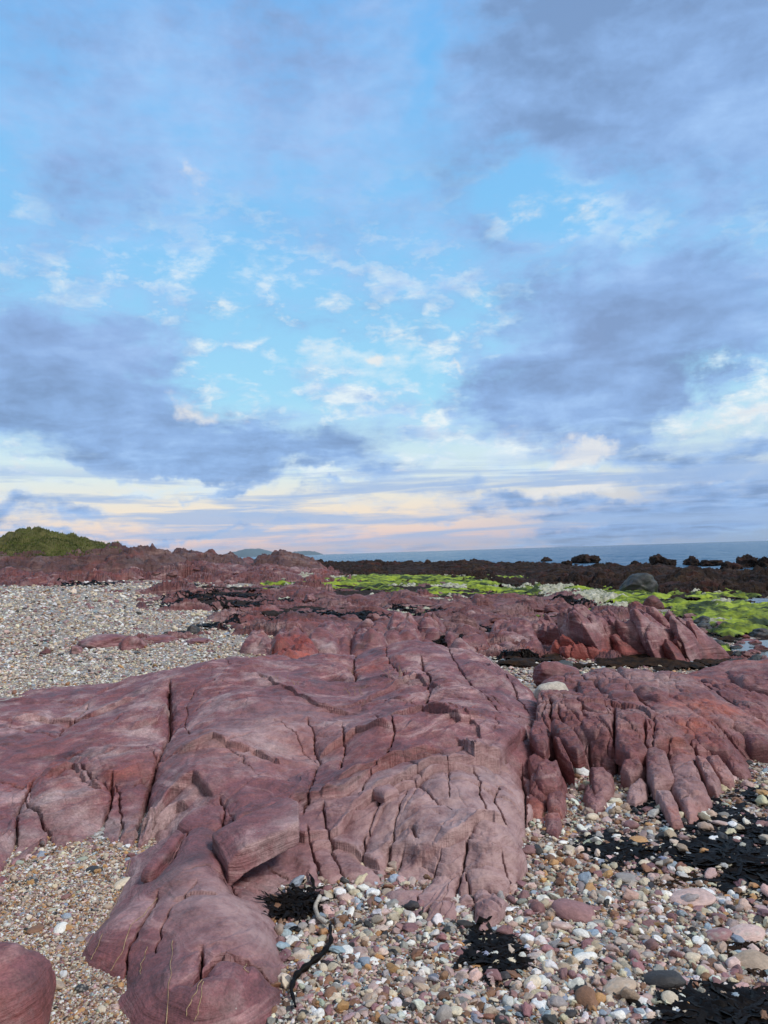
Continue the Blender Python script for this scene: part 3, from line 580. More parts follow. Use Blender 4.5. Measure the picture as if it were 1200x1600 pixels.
cracks = [c([(345,1312),(352,1335),(356,1360),(372,1385)], .2,.006,.05,.02,.02), c([(225,1365),(262,1330),(285,1292)], .2,.007,.05,.016,.02), c([(238,1368),(270,1335),(295,1300)], .2,.005,.04,.010,.02),
          c([(190,1530),(205,1490),(222,1450),(250,1410)], .1,.006,.05,.02,.03), c([(130,1478),(155,1440),(185,1380),(205,1345)], .06,.006,.04,.012,.02), c([(305,1548),(330,1520),(352,1510),(372,1512),(400,1512),(440,1520)], .1,.006,.05,.018,.03),
          c([(300,1555),(312,1528),(318,1500)], .1,.006,.04,.014,.02), c([(285,1360),(320,1350),(345,1352),(365,1375)], .24,.003,.015,.006,.015), c([(240,1480),(275,1420),(300,1395)], .16,.004,.02,.008,.02)]
steps = [(z3([(270,1400),(300,1393),(340,1392)], .22), .012, .08), (z3([(300,1552),(340,1518),(400,1515)], .09), .018, .06)]
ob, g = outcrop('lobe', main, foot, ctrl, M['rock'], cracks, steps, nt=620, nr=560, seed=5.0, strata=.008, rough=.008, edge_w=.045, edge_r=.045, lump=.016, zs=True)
H_lobe = HF(g); SURF.append(H_lobe)

# --- the jointed outcrop on the right
right = empty('rock_outcrop', at(1000, 1200, 0))
tag(right, 'jointed red purple outcrop with rounded finger blocks beside the shingle, past the white boulder', 'rock outcrop')
foot = [(824,1278,0),(850,1300,0),(876,1304,0),(886,1235,0),(900,1206,0),(914,1225,0),(926,1272,0),(940,1268,0),(952,1240,0),(968,1210,0),(988,1256,0),(1006,1240,0),(1020,1230,0),(1048,1286,0),(1082,1284,0),(1116,1246,0),(1142,1222,0),(1152,1218,0),(1186,1206,-.03),(1330,1190,-.05),(1500,1150,-.05),
        (1500,1060,.0),(1330,1040,.0),(1210,1044,.05),(1120,1048,.08),(1030,1042,.2),(970,1032,.2),(880,'d',6.9,.1),(838,'d',6.4,.2),(842,1110,.2),(835,1180,.1)]
ctrl = [(840,1075,.30),(860,1050,.27),(900,1050,.25),(840,1135,.25),(862,1200,.15),(870,1290,.02),(840,1270,.05),(930,1085,.24),(880,1075,.22),(960,1040,.27),(1020,1045,.28),(950,1140,.22),(925,1220,.07),(960,1190,.10),(1050,1100,.22),(1000,1150,.2),(1050,1200,.10),(1065,1275,.02),(1100,1230,.03),(1000,1240,.02),(1150,1150,.11),(1130,1200,.04),(1200,1100,.12),(1200,1060,.12),(1120,1070,.18),
        (1200,1200,-.06),(1350,1100,.1),(1450,1100,.1),(900,1200,.03),(930,1265,.0),(1080,1055,.2),(900,'d',6.8,.15),(1000,'d',6.9,.15),(1150,'d',6.9,.02),(1500,1170,-.08)]
cracks = [c([(856,1118),(866,1150),(880,1180),(902,1212)], .15,.012,.09,.03,.03), c([(873,1133),(890,1160),(905,1198)], .15,.010,.08,.03,.03), c([(912,1128),(920,1170),(935,1190)], .17,.010,.08,.03,.03), c([(960,1130),(960,1170),(966,1208)], .15,.012,.09,.03,.03),
  c([(1008,1160),(1016,1200),(1022,1232)], .1,.012,.09,.03,.03), c([(1044,1180),(1046,1215),(1068,1284)], .08,.010,.08,.03,.03), c([(1082,1174),(1098,1205),(1118,1245)], .08,.010,.08,.03,.03), c([(1105,1170),(1125,1195),(1145,1222)], .07,.010,.08,.03,.03), c([(990,1180),(985,1210),(1008,1240)], .1,.010,.07,.02,.03),
  c([(826,1160),(850,1165),(868,1152)], .2,.008,.06,.02,.03), c([(830,1210),(855,1230),(885,1225)], .1,.008,.06,.02,.03), c([(845,1265),(862,1235)], .05,.007,.05,.02,.02), c([(1040,1225),(1025,1190),(1050,1178),(1085,1175)], .12,.008,.05,.02,.03),
  c([(900,1050),(930,1090),(980,1120)], .22,.008,.06,.02,.04), c([(950,1040),(985,1080),(1040,1120),(1100,1150)], .22,.010,.07,.03,.05), c([(1000,1045),(1040,1075),(1110,1110)], .22,.010,.07,.03,.05), c([(1070,1060),(1130,1090),(1200,1110)], .16,.010,.07,.03,.05), c([(1100,1130),(1150,1150),(1210,1165)], .12,.010,.07,.03,.05),
  c([(880,1100),(920,1120),(960,1128)], .22,.008,.06,.02,.04), c([(1130,1060),(1200,1085)], .14,.01,.06,.03,.05)]
steps = [(z3([(905,1120),(950,1105),(1000,1110),(1030,1130)], .22), .03, .15), (z3([(1100,1115),(1150,1128),(1210,1140)], .13), .04, .12), (z3([(960,1175),(1000,1170),(1060,1165),(1120,1160)], .15), .03, .12)]
ob, g = outcrop('bedrock', right, foot, ctrl, M['rock_right'], cracks, steps, nt=620, nr=620, seed=11.0, strata=.012, rough=.016, joints=[(3.0,.05,.006,.018),(7.0,.018,.004,.014),(15.0,.0,.002,.007)], edge_w=.05, edge_r=.06, lump=.03)
H_right = HF(g); SURF.append(H_right)

# ------------------------------------------------------------------ block rocks: rounded, jointed blocks with a traced footprint
def block_mesh(P, zb, tops, power=3.0, res=(96, 44), seed=0., amp=.012, strata=.006, sink=.08, fac=0.0, skew=(0, 0)):
    """P world outline (x, y), zb height of its foot, tops: plane/TPS function for the upper side"""
    P = np.asarray(P, float); cx, cy = P.mean(0); n, m = res
    Q = np.vstack([P, P[:1]]); L = np.r_[0, np.cumsum(np.hypot(*np.diff(Q, axis=0).T))]
    t = np.linspace(0, L[-1], n, endpoint=False); ex, ey = np.interp(t, L, Q[:, 0]), np.interp(t, L, Q[:, 1])
    for _ in range(max(1, n//36)):
        ex = (np.roll(ex, 1)+2*ex+np.roll(ex, -1))/4; ey = (np.roll(ey, 1)+2*ey+np.roll(ey, -1))/4
    s = np.linspace(0, 1, m)[:, None]; s = 1-(1-s)**1.9
    X = cx+(ex-cx)*s; Y = cy+(ey-cy)*s
    prof = (1-np.minimum(s, .9999)**power)**(1/power)*np.ones_like(X)
    size = math.sqrt(abs(((Q[:-1, 0]*Q[1:, 1]-Q[1:, 0]*Q[:-1, 1]).sum())/2))+1e-6
    Tt = tops(X, Y); base = zb(X, Y)-sink if callable(zb) else zb-sink
    k = 1.0/size
    bump = amp*size*fbm(X*2.2*k+seed, Y*2.2*k, seed*1.3, 4)+.35*amp*size*fbm(X*9*k, Y*9*k, seed, 3)
    if fac > 0:
        d, idr = facets(X, Y, Tt*0, 2.3*k, seed); bump = bump-fac*size*np.exp(-d*k*14)+fac*size*(idr-.5)
        bump = bump-fac*.8*size*np.abs(noise(X*3*k+seed, Y*1.2*k, 3))
    Zt = base+(Tt-base)*prof+bump*prof
    B = Zt*.9+Y*.3+X*.1+.08*size*noise(X*k, Y*k, seed); f = B*14/size; f = f-np.floor(f); Zt = Zt+strata*size*np.where(f < .8, f/.8, (1-f)/.2)*prof
    X = X+(.5*amp*size*noise(X*3*k, Y*3*k, Zt*3*k+seed))*s+skew[0]*(Zt-base); Y = Y+(.5*amp*size*noise(X*3*k+9, Y*3*k, Zt*3*k+seed))*s+skew[1]*(Zt-base)
    V = np.stack([X, Y, Zt], -1).reshape(-1, 3); i = np.arange(m*n).reshape(m, n)
    Fc = np.stack([i[:-1], i[1:], np.roll(i, -1, 1)[1:], np.roll(i, -1, 1)[:-1]], -1).reshape(-1, 4)
    # close the underside
    V = np.vstack([V, [[cx, cy, float(np.min(base))]]]); last = i[-1]
    return V, Fc
def plane_fit(P3):
    A = np.c_[P3[:, 0], P3[:, 1], np.ones(len(P3))]; co = np.linalg.lstsq(A, P3[:, 2], rcond=None)[0]
    return lambda x, y: co[0]*x+co[1]*y+co[2]
def traced_block(name, P, mat, parent=None, power=3.0, seed=0., th=None, **k):
    """P: (px, py, z) outline on the top edge of the block"""
    P3 = np.array([at(*p) for p in P]); zb = k.pop('zb', None)
    if zb is None: zb = float(ground(np.array([P3[:, 0].mean()]), np.array([P3[:, 1].mean()]))[0])
    V, Fc = block_mesh(P3[:, :2], zb, plane_fit(P3), power, seed=seed, **k)
    if parent is not None: return mesh_obj(name, V, Fc, mat, parent=parent)
    og = (P3[:, 0].mean(), P3[:, 1].mean(), zb); return mesh_obj(name, V, Fc, mat, origin=og)

# finger blocks and slabs of the right outcrop (parts of it)
fingers = [
 ([(832,1120,.27),(850,1124,.26),(858,1145,.24),(852,1166,.22),(838,1160,.23),(826,1138,.26)],3.2),
 ([(858,1118,.26),(884,1122,.26),(902,1140,.23),(915,1165,.19),(902,1172,.18),(886,1160,.20),(868,1138,.24)],3.4),
 ([(862,1140,.22),(872,1145,.21),(890,1175,.17),(898,1200,.11),(888,1196,.11),(872,1170,.17)],3.2),
 ([(838,1182,.19),(872,1178,.18),(880,1205,.13),(872,1228,.10),(846,1225,.11),(834,1205,.15)],3.0),
 ([(852,1232,.10),(878,1226,.10),(886,1245,.07),(878,1268,.05),(858,1262,.05)],3.0), ([(848,1262,.05),(876,1260,.05),(880,1285,.035),(872,1304,.02),(852,1296,.02)],2.8),
 ([(918,1188,.13),(944,1190,.12),(960,1208,.08),(958,1235,.05),(940,1250,.03),(926,1235,.05)],2.8), ([(914,1215,.06),(930,1238,.05),(948,1232,.05),(950,1252,.03),(932,1272,.015),(918,1258,.03),(908,1235,.05)],2.5),
 ([(978,1225,.07),(1002,1204,.09),(1014,1216,.08),(1012,1240,.05),(992,1256,.03),(976,1246,.04)],2.6),
 ([(1006,1160,.16),(1040,1165,.15),(1050,1195,.12),(1056,1212,.11),(1020,1222,.10),(1010,1195,.13)],3.4),
 ([(1022,1227,.085),(1044,1225,.085),(1058,1250,.06),(1069,1282,.04),(1050,1284,.04),(1036,1258,.06)],3.8),
 ([(1046,1184,.13),(1082,1174,.13),(1096,1204,.10),(1114,1244,.06),(1098,1266,.045),(1076,1282,.035),(1062,1250,.06),(1046,1218,.09)],3.2),
 ([(1084,1172,.13),(1104,1178,.12),(1128,1216,.07),(1120,1232,.055),(1106,1222,.07),(1092,1192,.11)],3.0), ([(1100,1170,.12),(1122,1172,.11),(1148,1206,.06),(1144,1222,.045),(1128,1216,.055),(1108,1190,.09)],2.8),
 ([(1120,1160,.11),(1150,1172,.08),(1176,1200,.03),(1168,1212,.02),(1144,1198,.05)],2.6),
 ([(918,1040,.27),(960,1040,.29),(990,1066,.27),(1000,1090,.25),(960,1090,.25),(936,1066,.27)],3.0), ([(962,1036,.29),(1000,1040,.30),(1050,1072,.27),(1040,1092,.25),(1000,1080,.26),(975,1060,.28)],3.2),
 ([(1000,1040,.28),(1030,1046,.28),(1100,1090,.22),(1080,1100,.22),(1040,1080,.25)],3.2), ([(900,1060,.26),(925,1058,.27),(950,1090,.25),(930,1100,.24),(910,1085,.25)],3.0),
 ([(1060,1078,.24),(1110,1092,.21),(1150,1120,.17),(1130,1130,.16),(1080,1112,.2)],3.0), ([(1090,1052,.22),(1150,1066,.18),(1215,1090,.13),(1200,1100,.13),(1140,1082,.17)],3.2), ([(1130,1040,.18),(1180,1048,.15),(1230,1066,.12),(1215,1076,.12),(1160,1062,.16)],3.2),
 ([(1100,1100,.20),(1150,1110,.17),(1210,1130,.12),(1200,1146,.10),(1150,1132,.14)],3.0), ([(1060,1120,.2),(1100,1130,.18),(1150,1160,.12),(1140,1175,.10),(1090,1155,.15)],3.0), ([(1150,1130,.13),(1230,1150,.08),(1225,1170,.06),(1170,1160,.08)],3.0),
 ([(990,1100,.24),(1040,1105,.22),(1090,1140,.18),(1060,1155,.17),(1010,1135,.2)],3.2), ([(960,1125,.22),(1000,1140,.2),(1015,1165,.17),(985,1175,.16),(960,1155,.19)],3.0), ([(905,1105,.25),(950,1108,.25),(960,1130,.22),(930,1140,.21),(908,1128,.23)],3.0),
 ([(970,1180,.14),(1000,1175,.14),(1008,1195,.11),(985,1210,.08),(968,1198,.1)],2.8), ([(1140,1085,.16),(1200,1102,.13),(1195,1115,.12),(1150,1105,.15)],3.0)]
for i, (P, pw) in enumerate(fingers):
    traced_block('rock_block', [(a, b, z+.012) for a, b, z in P], M['rock_right'], right, pw*1.7, seed=i*1.7, zb=min(z for _, _, z in P)-.08, amp=.05, strata=.012, sink=.05, fac=.035)
# slabs on the main outcrop
for i, (P, pw, tk) in enumerate([
   ([(218,1360,.19),(240,1335,.215),(262,1308,.24),(280,1287,.26),(290,1293,.265),(272,1320,.235),(246,1352,.205),(232,1364,.19)],5.0,.04),
   ([(275,1280,.27),(300,1255,.29),(330,1250,.30),(346,1262,.29),(348,1284,.265),(320,1298,.25),(290,1292,.25)],4.0,.05),
   ([(365,1262,.32),(400,1246,.33),(440,1240,.335),(462,1246,.33),(400,1268,.315),(366,1280,.30)],5.0,.06),
   ([(580,1228,.345),(610,1222,.35),(625,1230,.345),(600,1240,.335)],4.0,.05),
   ([(430,1012,.63),(455,1006,.62),(485,1018,.60),(480,1034,.58),(440,1042,.58)],2.4,.3)]):
    P = [(a, b, z*ZS) for a, b, z in P]; tk *= .8
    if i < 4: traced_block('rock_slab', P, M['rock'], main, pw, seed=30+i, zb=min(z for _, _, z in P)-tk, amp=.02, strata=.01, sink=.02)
# loose block lying on the outcrop
def prism(name, top_, drop, mat, bev=.010, seed=0., label=None, cat=None):
    P = np.array([at(a, b, z*.72) for a, b, z in top_]); bm = bmesh.new(); og = P.mean(0)-np.array([0, 0, drop])
    tv = [bm.verts.new(p-og) for p in P]; bv = [bm.verts.new((p+np.array([0, -.015, 0])-og)*[1, 1, 1]-np.array([0, 0, drop])) for p in P]
    bm.faces.new(tv); bm.faces.new(bv[::-1])
    n = len(P)
    for i in range(n): bm.faces.new((tv[i], bv[i], bv[(i+1) % n], tv[(i+1) % n]))
    bmesh.ops.recalc_face_normals(bm, faces=bm.faces)
    bmesh.ops.bevel(bm, geom=bm.edges[:], offset=bev, segments=3, profile=.6, affect='EDGES')
    bmesh.ops.triangulate(bm, faces=bm.faces)
    for _ in range(5):
        E = [e for e in bm.edges if e.calc_length() > .016]
        if not E: break
        bmesh.ops.subdivide_edges(bm, edges=E, cuts=1, use_grid_fill=False); bmesh.ops.triangulate(bm, faces=[f for f in bm.faces if len(f.verts) > 3])
    co = np.array([v.co for v in bm.verts]); bm.normal_update(); nn = np.array([v.normal for v in bm.verts])
    q = co+seed; a = .007*fbm(q[:, 0]*7, q[:, 1]*7, q[:, 2]*7, 4)+.003*noise(q[:, 0]*3, q[:, 1]*3, q[:, 2]*55)
    co = co+nn*a[:, None]
    for v, k in zip(bm.verts, co): v.co = k
    me = bpy.data.meshes.new(name); bm.to_mesh(me); bm.free(); me.shade_smooth(); me.materials.append(mat)
    o = bpy.data.objects.new(name, me); C.objects.link(o); o.location = og; tag(o, label, cat); return o
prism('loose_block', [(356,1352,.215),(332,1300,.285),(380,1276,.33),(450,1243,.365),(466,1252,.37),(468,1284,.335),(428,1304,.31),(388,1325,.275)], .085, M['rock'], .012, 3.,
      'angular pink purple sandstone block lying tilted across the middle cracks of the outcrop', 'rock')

# ------------------------------------------------------------------ single boulders
def ico(n):
    bm = bmesh.new(); bmesh.ops.create_icosphere(bm, subdivisions=n, radius=1); bm.verts.ensure_lookup_table()
    v = np.array([x.co for x in bm.verts]); f = np.array([[x.index for x in q.verts] for q in bm.faces]); bm.free(); return v, f
ICO = {n: ico(n) for n in (1, 2, 3, 4, 5)}
def boulder_mesh(sub, seed, angular=.5, rough=.06, crag=0.0):
    v, f = ICO[sub]; v = v.copy(); r = np.random.RandomState(int(seed*97) % 9999)
    for _ in range(int(4+10*angular)):
        n = r.normal(size=3); n /= np.linalg.norm(n); d = r.uniform(.62, .92); s = v@n
        v = v-np.maximum(0, s-d)[:, None]*n*(.75*min(1, .5+angular))
    s = 1+rough*2.2*fbm(v[:, 0]*1.3+seed, v[:, 1]*1.3, v[:, 2]*1.3, 4)
    if crag: s = s+crag*(ridged(v[:, 0]*2.1+seed, v[:, 1]*2.1, v[:, 2]*1.2, 5)-.7)*.35
    v = v*s[:, None]; v /= np.abs(v).max(0); return v, f
def rockat(name, px, pyb, w, h, label, cat='rock', mat='rock_far', dist=None, zg=None, depth=1.0, sub=4, seed=1., ang=.5, rough=.06, crag=0.0, rot=0.0, group=None, bury=.35, lean=0.0):
    """rock whose foot meets the ground at pixel (px, pyb) and shows w x h pixels"""
    if dist is None:
        g = .0
        for _ in range(8): p = at(px, pyb, g); g = .5*g+.5*float(ground(np.array([p[0]]), np.array([p[1]]))[0])
        p = at(px, pyb, g if zg is None else zg)
    else:
        p = atd(px, pyb, dist)
        if zg is not None: p[2] = zg
    D = math.hypot(p[0], p[1]); sx = w*D/F/2; H = h*D/F; sy = sx*depth; sz = H/(2-bury*2)*1.0
    v, f = boulder_mesh(sub, seed, ang, rough, crag)
    v = v*[sx, sy, sz]; cr, sr = math.cos(rot), math.sin(rot)
    v[:, 0] += lean*v[:, 2]
    u = p[:2]/D; q = np.array([p[0], p[1]])+u*sy*.8
    v = np.stack([v[:, 0]*cr-v[:, 2]*sr, v[:, 1], v[:, 0]*sr+v[:, 2]*cr], -1)
    v = v+[0, 0, H-sz]
    o = mesh_obj(name, v, f, M[mat]); o.location = (q[0], q[1], p[2]); tag(o, label, cat, group); return o

rockat('boulder', 862, 1100, 56, 33, 'pale cream weathered boulder wedged among the purple slabs', 'boulder', 'rock_pale', zg=.17, depth=.8, seed=3, ang=.3, rough=.05, bury=.2)
rockat('boulder', 872, 1072, 74, 34, 'smooth purple boulder just behind the pale cream boulder', 'boulder', 'rock', zg=.14, depth=.9, seed=4, ang=.9, rough=.06, sub=5)
rockat('boulder', 880, 1056, 44, 26, 'mossy olive grey boulder half hidden behind the smooth purple one', 'boulder', 'rock_grey', dist=7.2, zg=.1, depth=.9, seed=5, ang=.3)
rockat('boulder', 0, 1684, 146, 138, 'smooth purple rock dome half buried in the coarse sand', 'boulder', 'rock', depth=1.4, seed=6, ang=.15, rough=.035, sub=5, bury=.3, zg=-.02)
rockat('boulder', 1000, 934, 68, 36, 'rounded dark grey boulder beside the bright green weed', 'boulder', 'rock_grey', depth=.8, seed=7, ang=.9, rough=.08, sub=5)
rockat('boulder', 1020, 952, 32, 20, 'small round red brown boulder between green weed and crag', 'boulder', 'rock_far', depth=.9, seed=8, ang=.2)

# ------------------------------------------------------------------ rocky platforms further out
def mask(x, y, lst, z=None):
    """sum of soft ellipses given in photo pixels, evaluated where they lie on the ground"""
    g = ground(x, y) if z is None else z
    px, py = proj(x, y, g); m = np.zeros(x.shape)
    for a, b, rx, ry, rot, w in lst:
        c, s = math.cos(math.radians(rot)), math.sin(math.radians(rot)); u = ((px-a)*c+(py-b)*s)/rx; v = (-(px-a)*s+(py-b)*c)/ry
        m = m+w*np.clip(1.35-np.sqrt(u*u+v*v), 0, 1)
    return m
def platform(name, th0, th1, nt, r0, r1, nr, msk, mat, amp, scl, seed, label, cat='rock platform', strat=.25, kind=None, aniso=2.2):
    X, Y = polar(math.radians(th0), math.radians(th1), nt, r0, r1, nr); G = ground(X, Y); m = mask(X, Y, msk, G); R = np.hypot(X, Y)
    xs, ys = np.arctan2(X, Y)*scl*5.0, np.log(R)*scl*4.0; k = scl/R
    n = .8*fbm(xs+seed, ys, seed, 5, .55)+.6*(ridged(xs*1.5, ys*1.5, seed+4, 5)-.8)
    d, idr = facets(X/1.6+.3*noise(X*.7, Y*.7, 2), Y, G, .9*scl/np.sqrt(np.median(R)), seed)
    a = amp*(R/10)**.62*(1+.75*noise(np.arctan2(X, Y)*14+seed, np.log(R)*7, seed))
    up = (n+m*1.1-.62)
    Hh = a*np.tanh(np.maximum(up, -.6)*1.1)+a*.35*(idr-.5)*sm(0, .6, up)-a*.35*np.exp(-d*9/np.sqrt(R/8))*sm(0, .5, up)
    B = (Hh/a*2.2+ys*.35+.3*noise(xs*2, ys*2, 7)); f = B*2.5-np.floor(B*2.5); Hh = Hh+a*strat*np.where(f < .75, f/.75, (1-f)/.25)*sm(-.1, .4, up)
    Hh = Hh+a*.22*fbm(xs*1.9, ys*3.4, seed, 4, .5)-a*.5*np.maximum(0, ridged(xs*1.3, ys*1.7, seed, 4)-1.0)
    H = G+Hh; keep = (up > -.35) & (m > .02)
    V, Fc = compact(np.stack([X, Y, H], -1).reshape(-1, 3), grid_faces(nr, nt, keep))
    o = mesh_obj(name, V, Fc, M[mat], origin=(float(V[:, 0].mean()), float(V[:, 1].mean()), float(G.min()))); tag(o, label, cat, kind=kind)
    h = HF((X, Y, np.where(keep, H, -9))); SURF.append(h); return o
platform('rock_platform', -32, 2, 900, 16, 95, 520, [(120,890,260,14,2,1.1),(330,893,160,16,3,1.1),(60,905,130,9,0,.7),(430,905,120,10,0,.8),(500,925,80,10,0,.5),(260,925,90,6,0,.35)], 'rock_far', .24, 2.6, 3.0,
         'long low shelf of layered red rock in front of the grassy headland')
platform('rock_platform', -18, 30, 1000, 7.6, 40, 560, [(330,942,110,12,0,.45),(480,950,110,16,0,.7),(430,968,90,10,0,.5),(650,968,130,26,0,.8),(560,940,80,12,0,.6),(760,960,110,18,0,.9),(640,995,200,30,0,.9),(860,945,90,12,0,.9),(820,1000,120,30,0,.9),(520,985,160,20,0,.8),(400,930,140,10,0,.6),(700,950,260,16,0,.5),(980,960,120,10,0,.5),(720,925,80,8,0,.5),(560,1000,100,30,0,.8),(170,1012,70,5,-3,.75),(300,995,50,4,-3,.6),(205,1005,30,8,-3,.5),(1150,975,60,12,0,.2),(950,1010,120,22,0,.7),(1150,1045,80,8,0,.6)], 'rock_far', .15, 2.4, 8.0,
         'broken red rock ledges between the shingle and the green weed')
platform('seaweed_reef', -8, 32, 1200, 26, 135, 560, [(560,892,110,7,0,1.2),(700,893,170,9,0,1.3),(860,897,160,10,0,1.3),(1000,908,150,11,0,1.2),(1130,918,130,14,0,1.4),(800,908,150,8,0,.9),(620,905,90,4,0,.5),(1100,900,110,14,0,.6),(1100,925,150,10,0,.8),(900,915,120,9,0,.8)], 'rock_dark', .19, 6.0, 14.0,
         'dark brown seaweed covered reef along the water edge', 'reef', strat=.1)

# far crest rocks, headland, stacks
def crest(name, prof, dist, depth, mat, label, cat, seed, amp=.25, zb=None, nt=220, nr=90):
    """a rocky rise whose skyline is prof [(px, py)...] at dist metres, built as a rounded, craggy ridge"""
    P = np.array([atd(a, b, dist) for a, b in prof]); th = np.arctan2(P[:, 0], P[:, 1])
    X, Y = polar(math.degrees(0)*0+th.min(), th.max(), nt, dist-depth*.75, dist+depth, nr)
    A = np.arctan2(X, Y); R = np.hypot(X, Y); G = ground(X, Y); sk = np.interp(A, th, P[:, 2])
    s = (R-dist)/depth; e = np.where(s < 0, 1-(np.abs(s)/.75)**1.7, 1-np.abs(s)**2); e = np.clip(e, 0, 1)**.8
    k = 6.0/depth
    Hh = (sk-G)*e; rel = np.clip(Hh/np.maximum(np.abs(sk-G).max(), .1), 0, 1)
    Hh = Hh+1.35*amp*rel**.5*(.5*fbm(X*.9+seed, Y*.9, seed, 6, .6)+.5*(ridged(X*.55, Y*.7, seed, 6)-.9))
    d, idr = facets(X+.5*noise(X*.8, Y*.8, 3), Y, G, .9, seed); Hh = Hh-amp*.5*rel**.5*np.exp(-d*4)+amp*.5*rel**.5*(idr-.5)
    B = Hh/max(amp, .01)*.9+.4*noise(X*k*.3, Y*k*.3, seed); f = B-np.floor(B); Hh = Hh+amp*.25*np.where(f < .75, f/.75, (1-f)/.25)*rel**.5
    keep = Hh > -.05
    V, Fc = compact(np.stack([X, Y, G+Hh-.08], -1).reshape(-1, 3), grid_faces(nr, nt, keep))
    SURF.append(HF((X, Y, G+Hh-.08)))
    o = mesh_obj(name, V, Fc, M[mat], origin=(float(P[:, 0].mean()), float(P[:, 1].mean()), float(G.mean()))); tag(o, label, cat); return o
head = crest('headland', [(-240,852),(-120,832),(-60,828),(0,842),(18,831),(45,827),(80,830),(110,838),(140,846),(170,851),(185,860),(205,882)], 56, 12, 'turf', 'green grass topped mound on the rocky headland', 'headland', 2., .35, nt=420)
crest('rock_crest', [(-240,872),(-120,868),(0,864),(60,866),(120,864),(180,854),(215,854),(232,853),(250,859),(270,866),(300,880)], 50, 7, 'crest', 'ragged red rock crest at the foot of the grassy mound', 'rock', 5., .4, nt=420)
crest('rock_crest', [(240,878),(262,862),(283,859),(292,862),(310,864),(328,862),(345,868),(362,864),(372,872),(392,886)], 58, 7, 'crest', 'knobbly dark red crest beside the peaked rock', 'rock', 9., .35, nt=320)
crest('rock_peak', [(372,888),(392,878),(405,868),(425,866),(436,861),(455,863),(470,866),(484,872),(496,878),(512,889)], 62, 7, 'crest', 'peaked dark red rock standing against the sea below the far hill', 'rock', 12., .3, nt=320)
crest('rock_crest', [(470,892),(500,884),(535,878),(552,878),(575,884),(600,892)], 95, 8, 'rock_dark', 'low black rock hump on the waterline right of the peaked rock', 'rock', 15., .3)
crest('reef_hump', [(990,925),(1040,905),(1065,893),(1090,888),(1110,893),(1130,900),(1160,898),(1185,893),(1230,890),(1300,900)], 36, 6, 'rock_dark', 'large dark weed covered hump before the sea stacks', 'rock', 18., .35, nt=420)
stacks = [(853,878,22,7,'flat black rock just breaking the sea'),(887,884,20,8,'tiny dark rock beside the flat one in the sea'),(918,880,42,13,'wide black rock with a domed top out in the sea'),(952,884,14,5,'very small black rock in the water right of the domed one'),(993,884,20,7,'low dark rock in the sea near the reef'),
          (1032,890,46,24,'tall knuckled black rock where the reef meets the sea'),(1080,884,30,14,'left hump of the long black skerry'),(1110,884,44,9,'long flat tail of the black skerry'),(1143,893,34,18,'single rounded black rock in the shallows'),(1170,887,34,22,'tall black double topped rock in the sea'),(1196,887,30,17,'black rock at the seaward end by the double topped one'),
          (1158,897,30,5,'thin wet rock awash in the shallows'),(1010,890,60,6,'long low black rock joining the knuckled one to the reef'),(940,890,50,5,'low black ledge awash before the domed rock'),(1195,897,50,7,'low black ledge under the double topped rock'),(900,893,36,6,'jagged black ledge at the reef tip'),(1072,892,26,5,'low weedy rock awash before the skerry')]
for i, (x, y, w, h, lb) in enumerate(stacks):
    p = at(x, y, SEA); o = rockat('sea_rock', x, y+1, w, h+2, lb, 'sea rock', 'rock_dark', dist=math.hypot(p[0], p[1]), zg=SEA-.1, depth=1.6, sub=5, seed=20+i*1.3, ang=1.2, rough=.16, crag=.8, group='black rocks standing in the sea', bury=.42)

def bluff(name, P, mat, parent, power, seed, deep=1.0, **k):
    """block whose skyline is the high points of P: the footprint runs on behind them"""
    z0, z1 = min(q[2] for q in P), max(q[2] for q in P); P3 = np.array([at(*p) for p in P]); D = np.hypot(P3[:, 0], P3[:, 1])
    f = ((P3[:, 2]-z0)/(z1-z0+1e-6)); w = P3[:, 0].max()-P3[:, 0].min(); push = f*max(.35*w, D.max()-D.min())*deep
    C2 = P3[:, :2]*(1+push/D)[:, None]; gr_ = k.pop('grow', 1.0); C2 = C2.mean(0)+(C2-C2.mean(0))*gr_; T = z1+.03*(z1-z0); A0 = math.atan2(P3[:, 0].mean(), P3[:, 1].mean())
    az_ = np.arctan2(P3[:, 0], P3[:, 1]); hi = f > .45; o_ = np.argsort(az_[hi]); ah, zh = az_[hi][o_], P3[hi, 2][o_]
    tp = lambda x, y: np.interp(np.arctan2(x, y), ah, zh)+.03*(z1-z0)
    V, Fc = block_mesh(C2, k.pop('zb'), tp, power, seed=seed, **k)
    if parent is not None: return mesh_obj(name, V, Fc, mat, parent=parent)
    return mesh_obj(name, V, Fc, mat, origin=(C2[:, 0].mean(), C2[:, 1].mean(), z0))
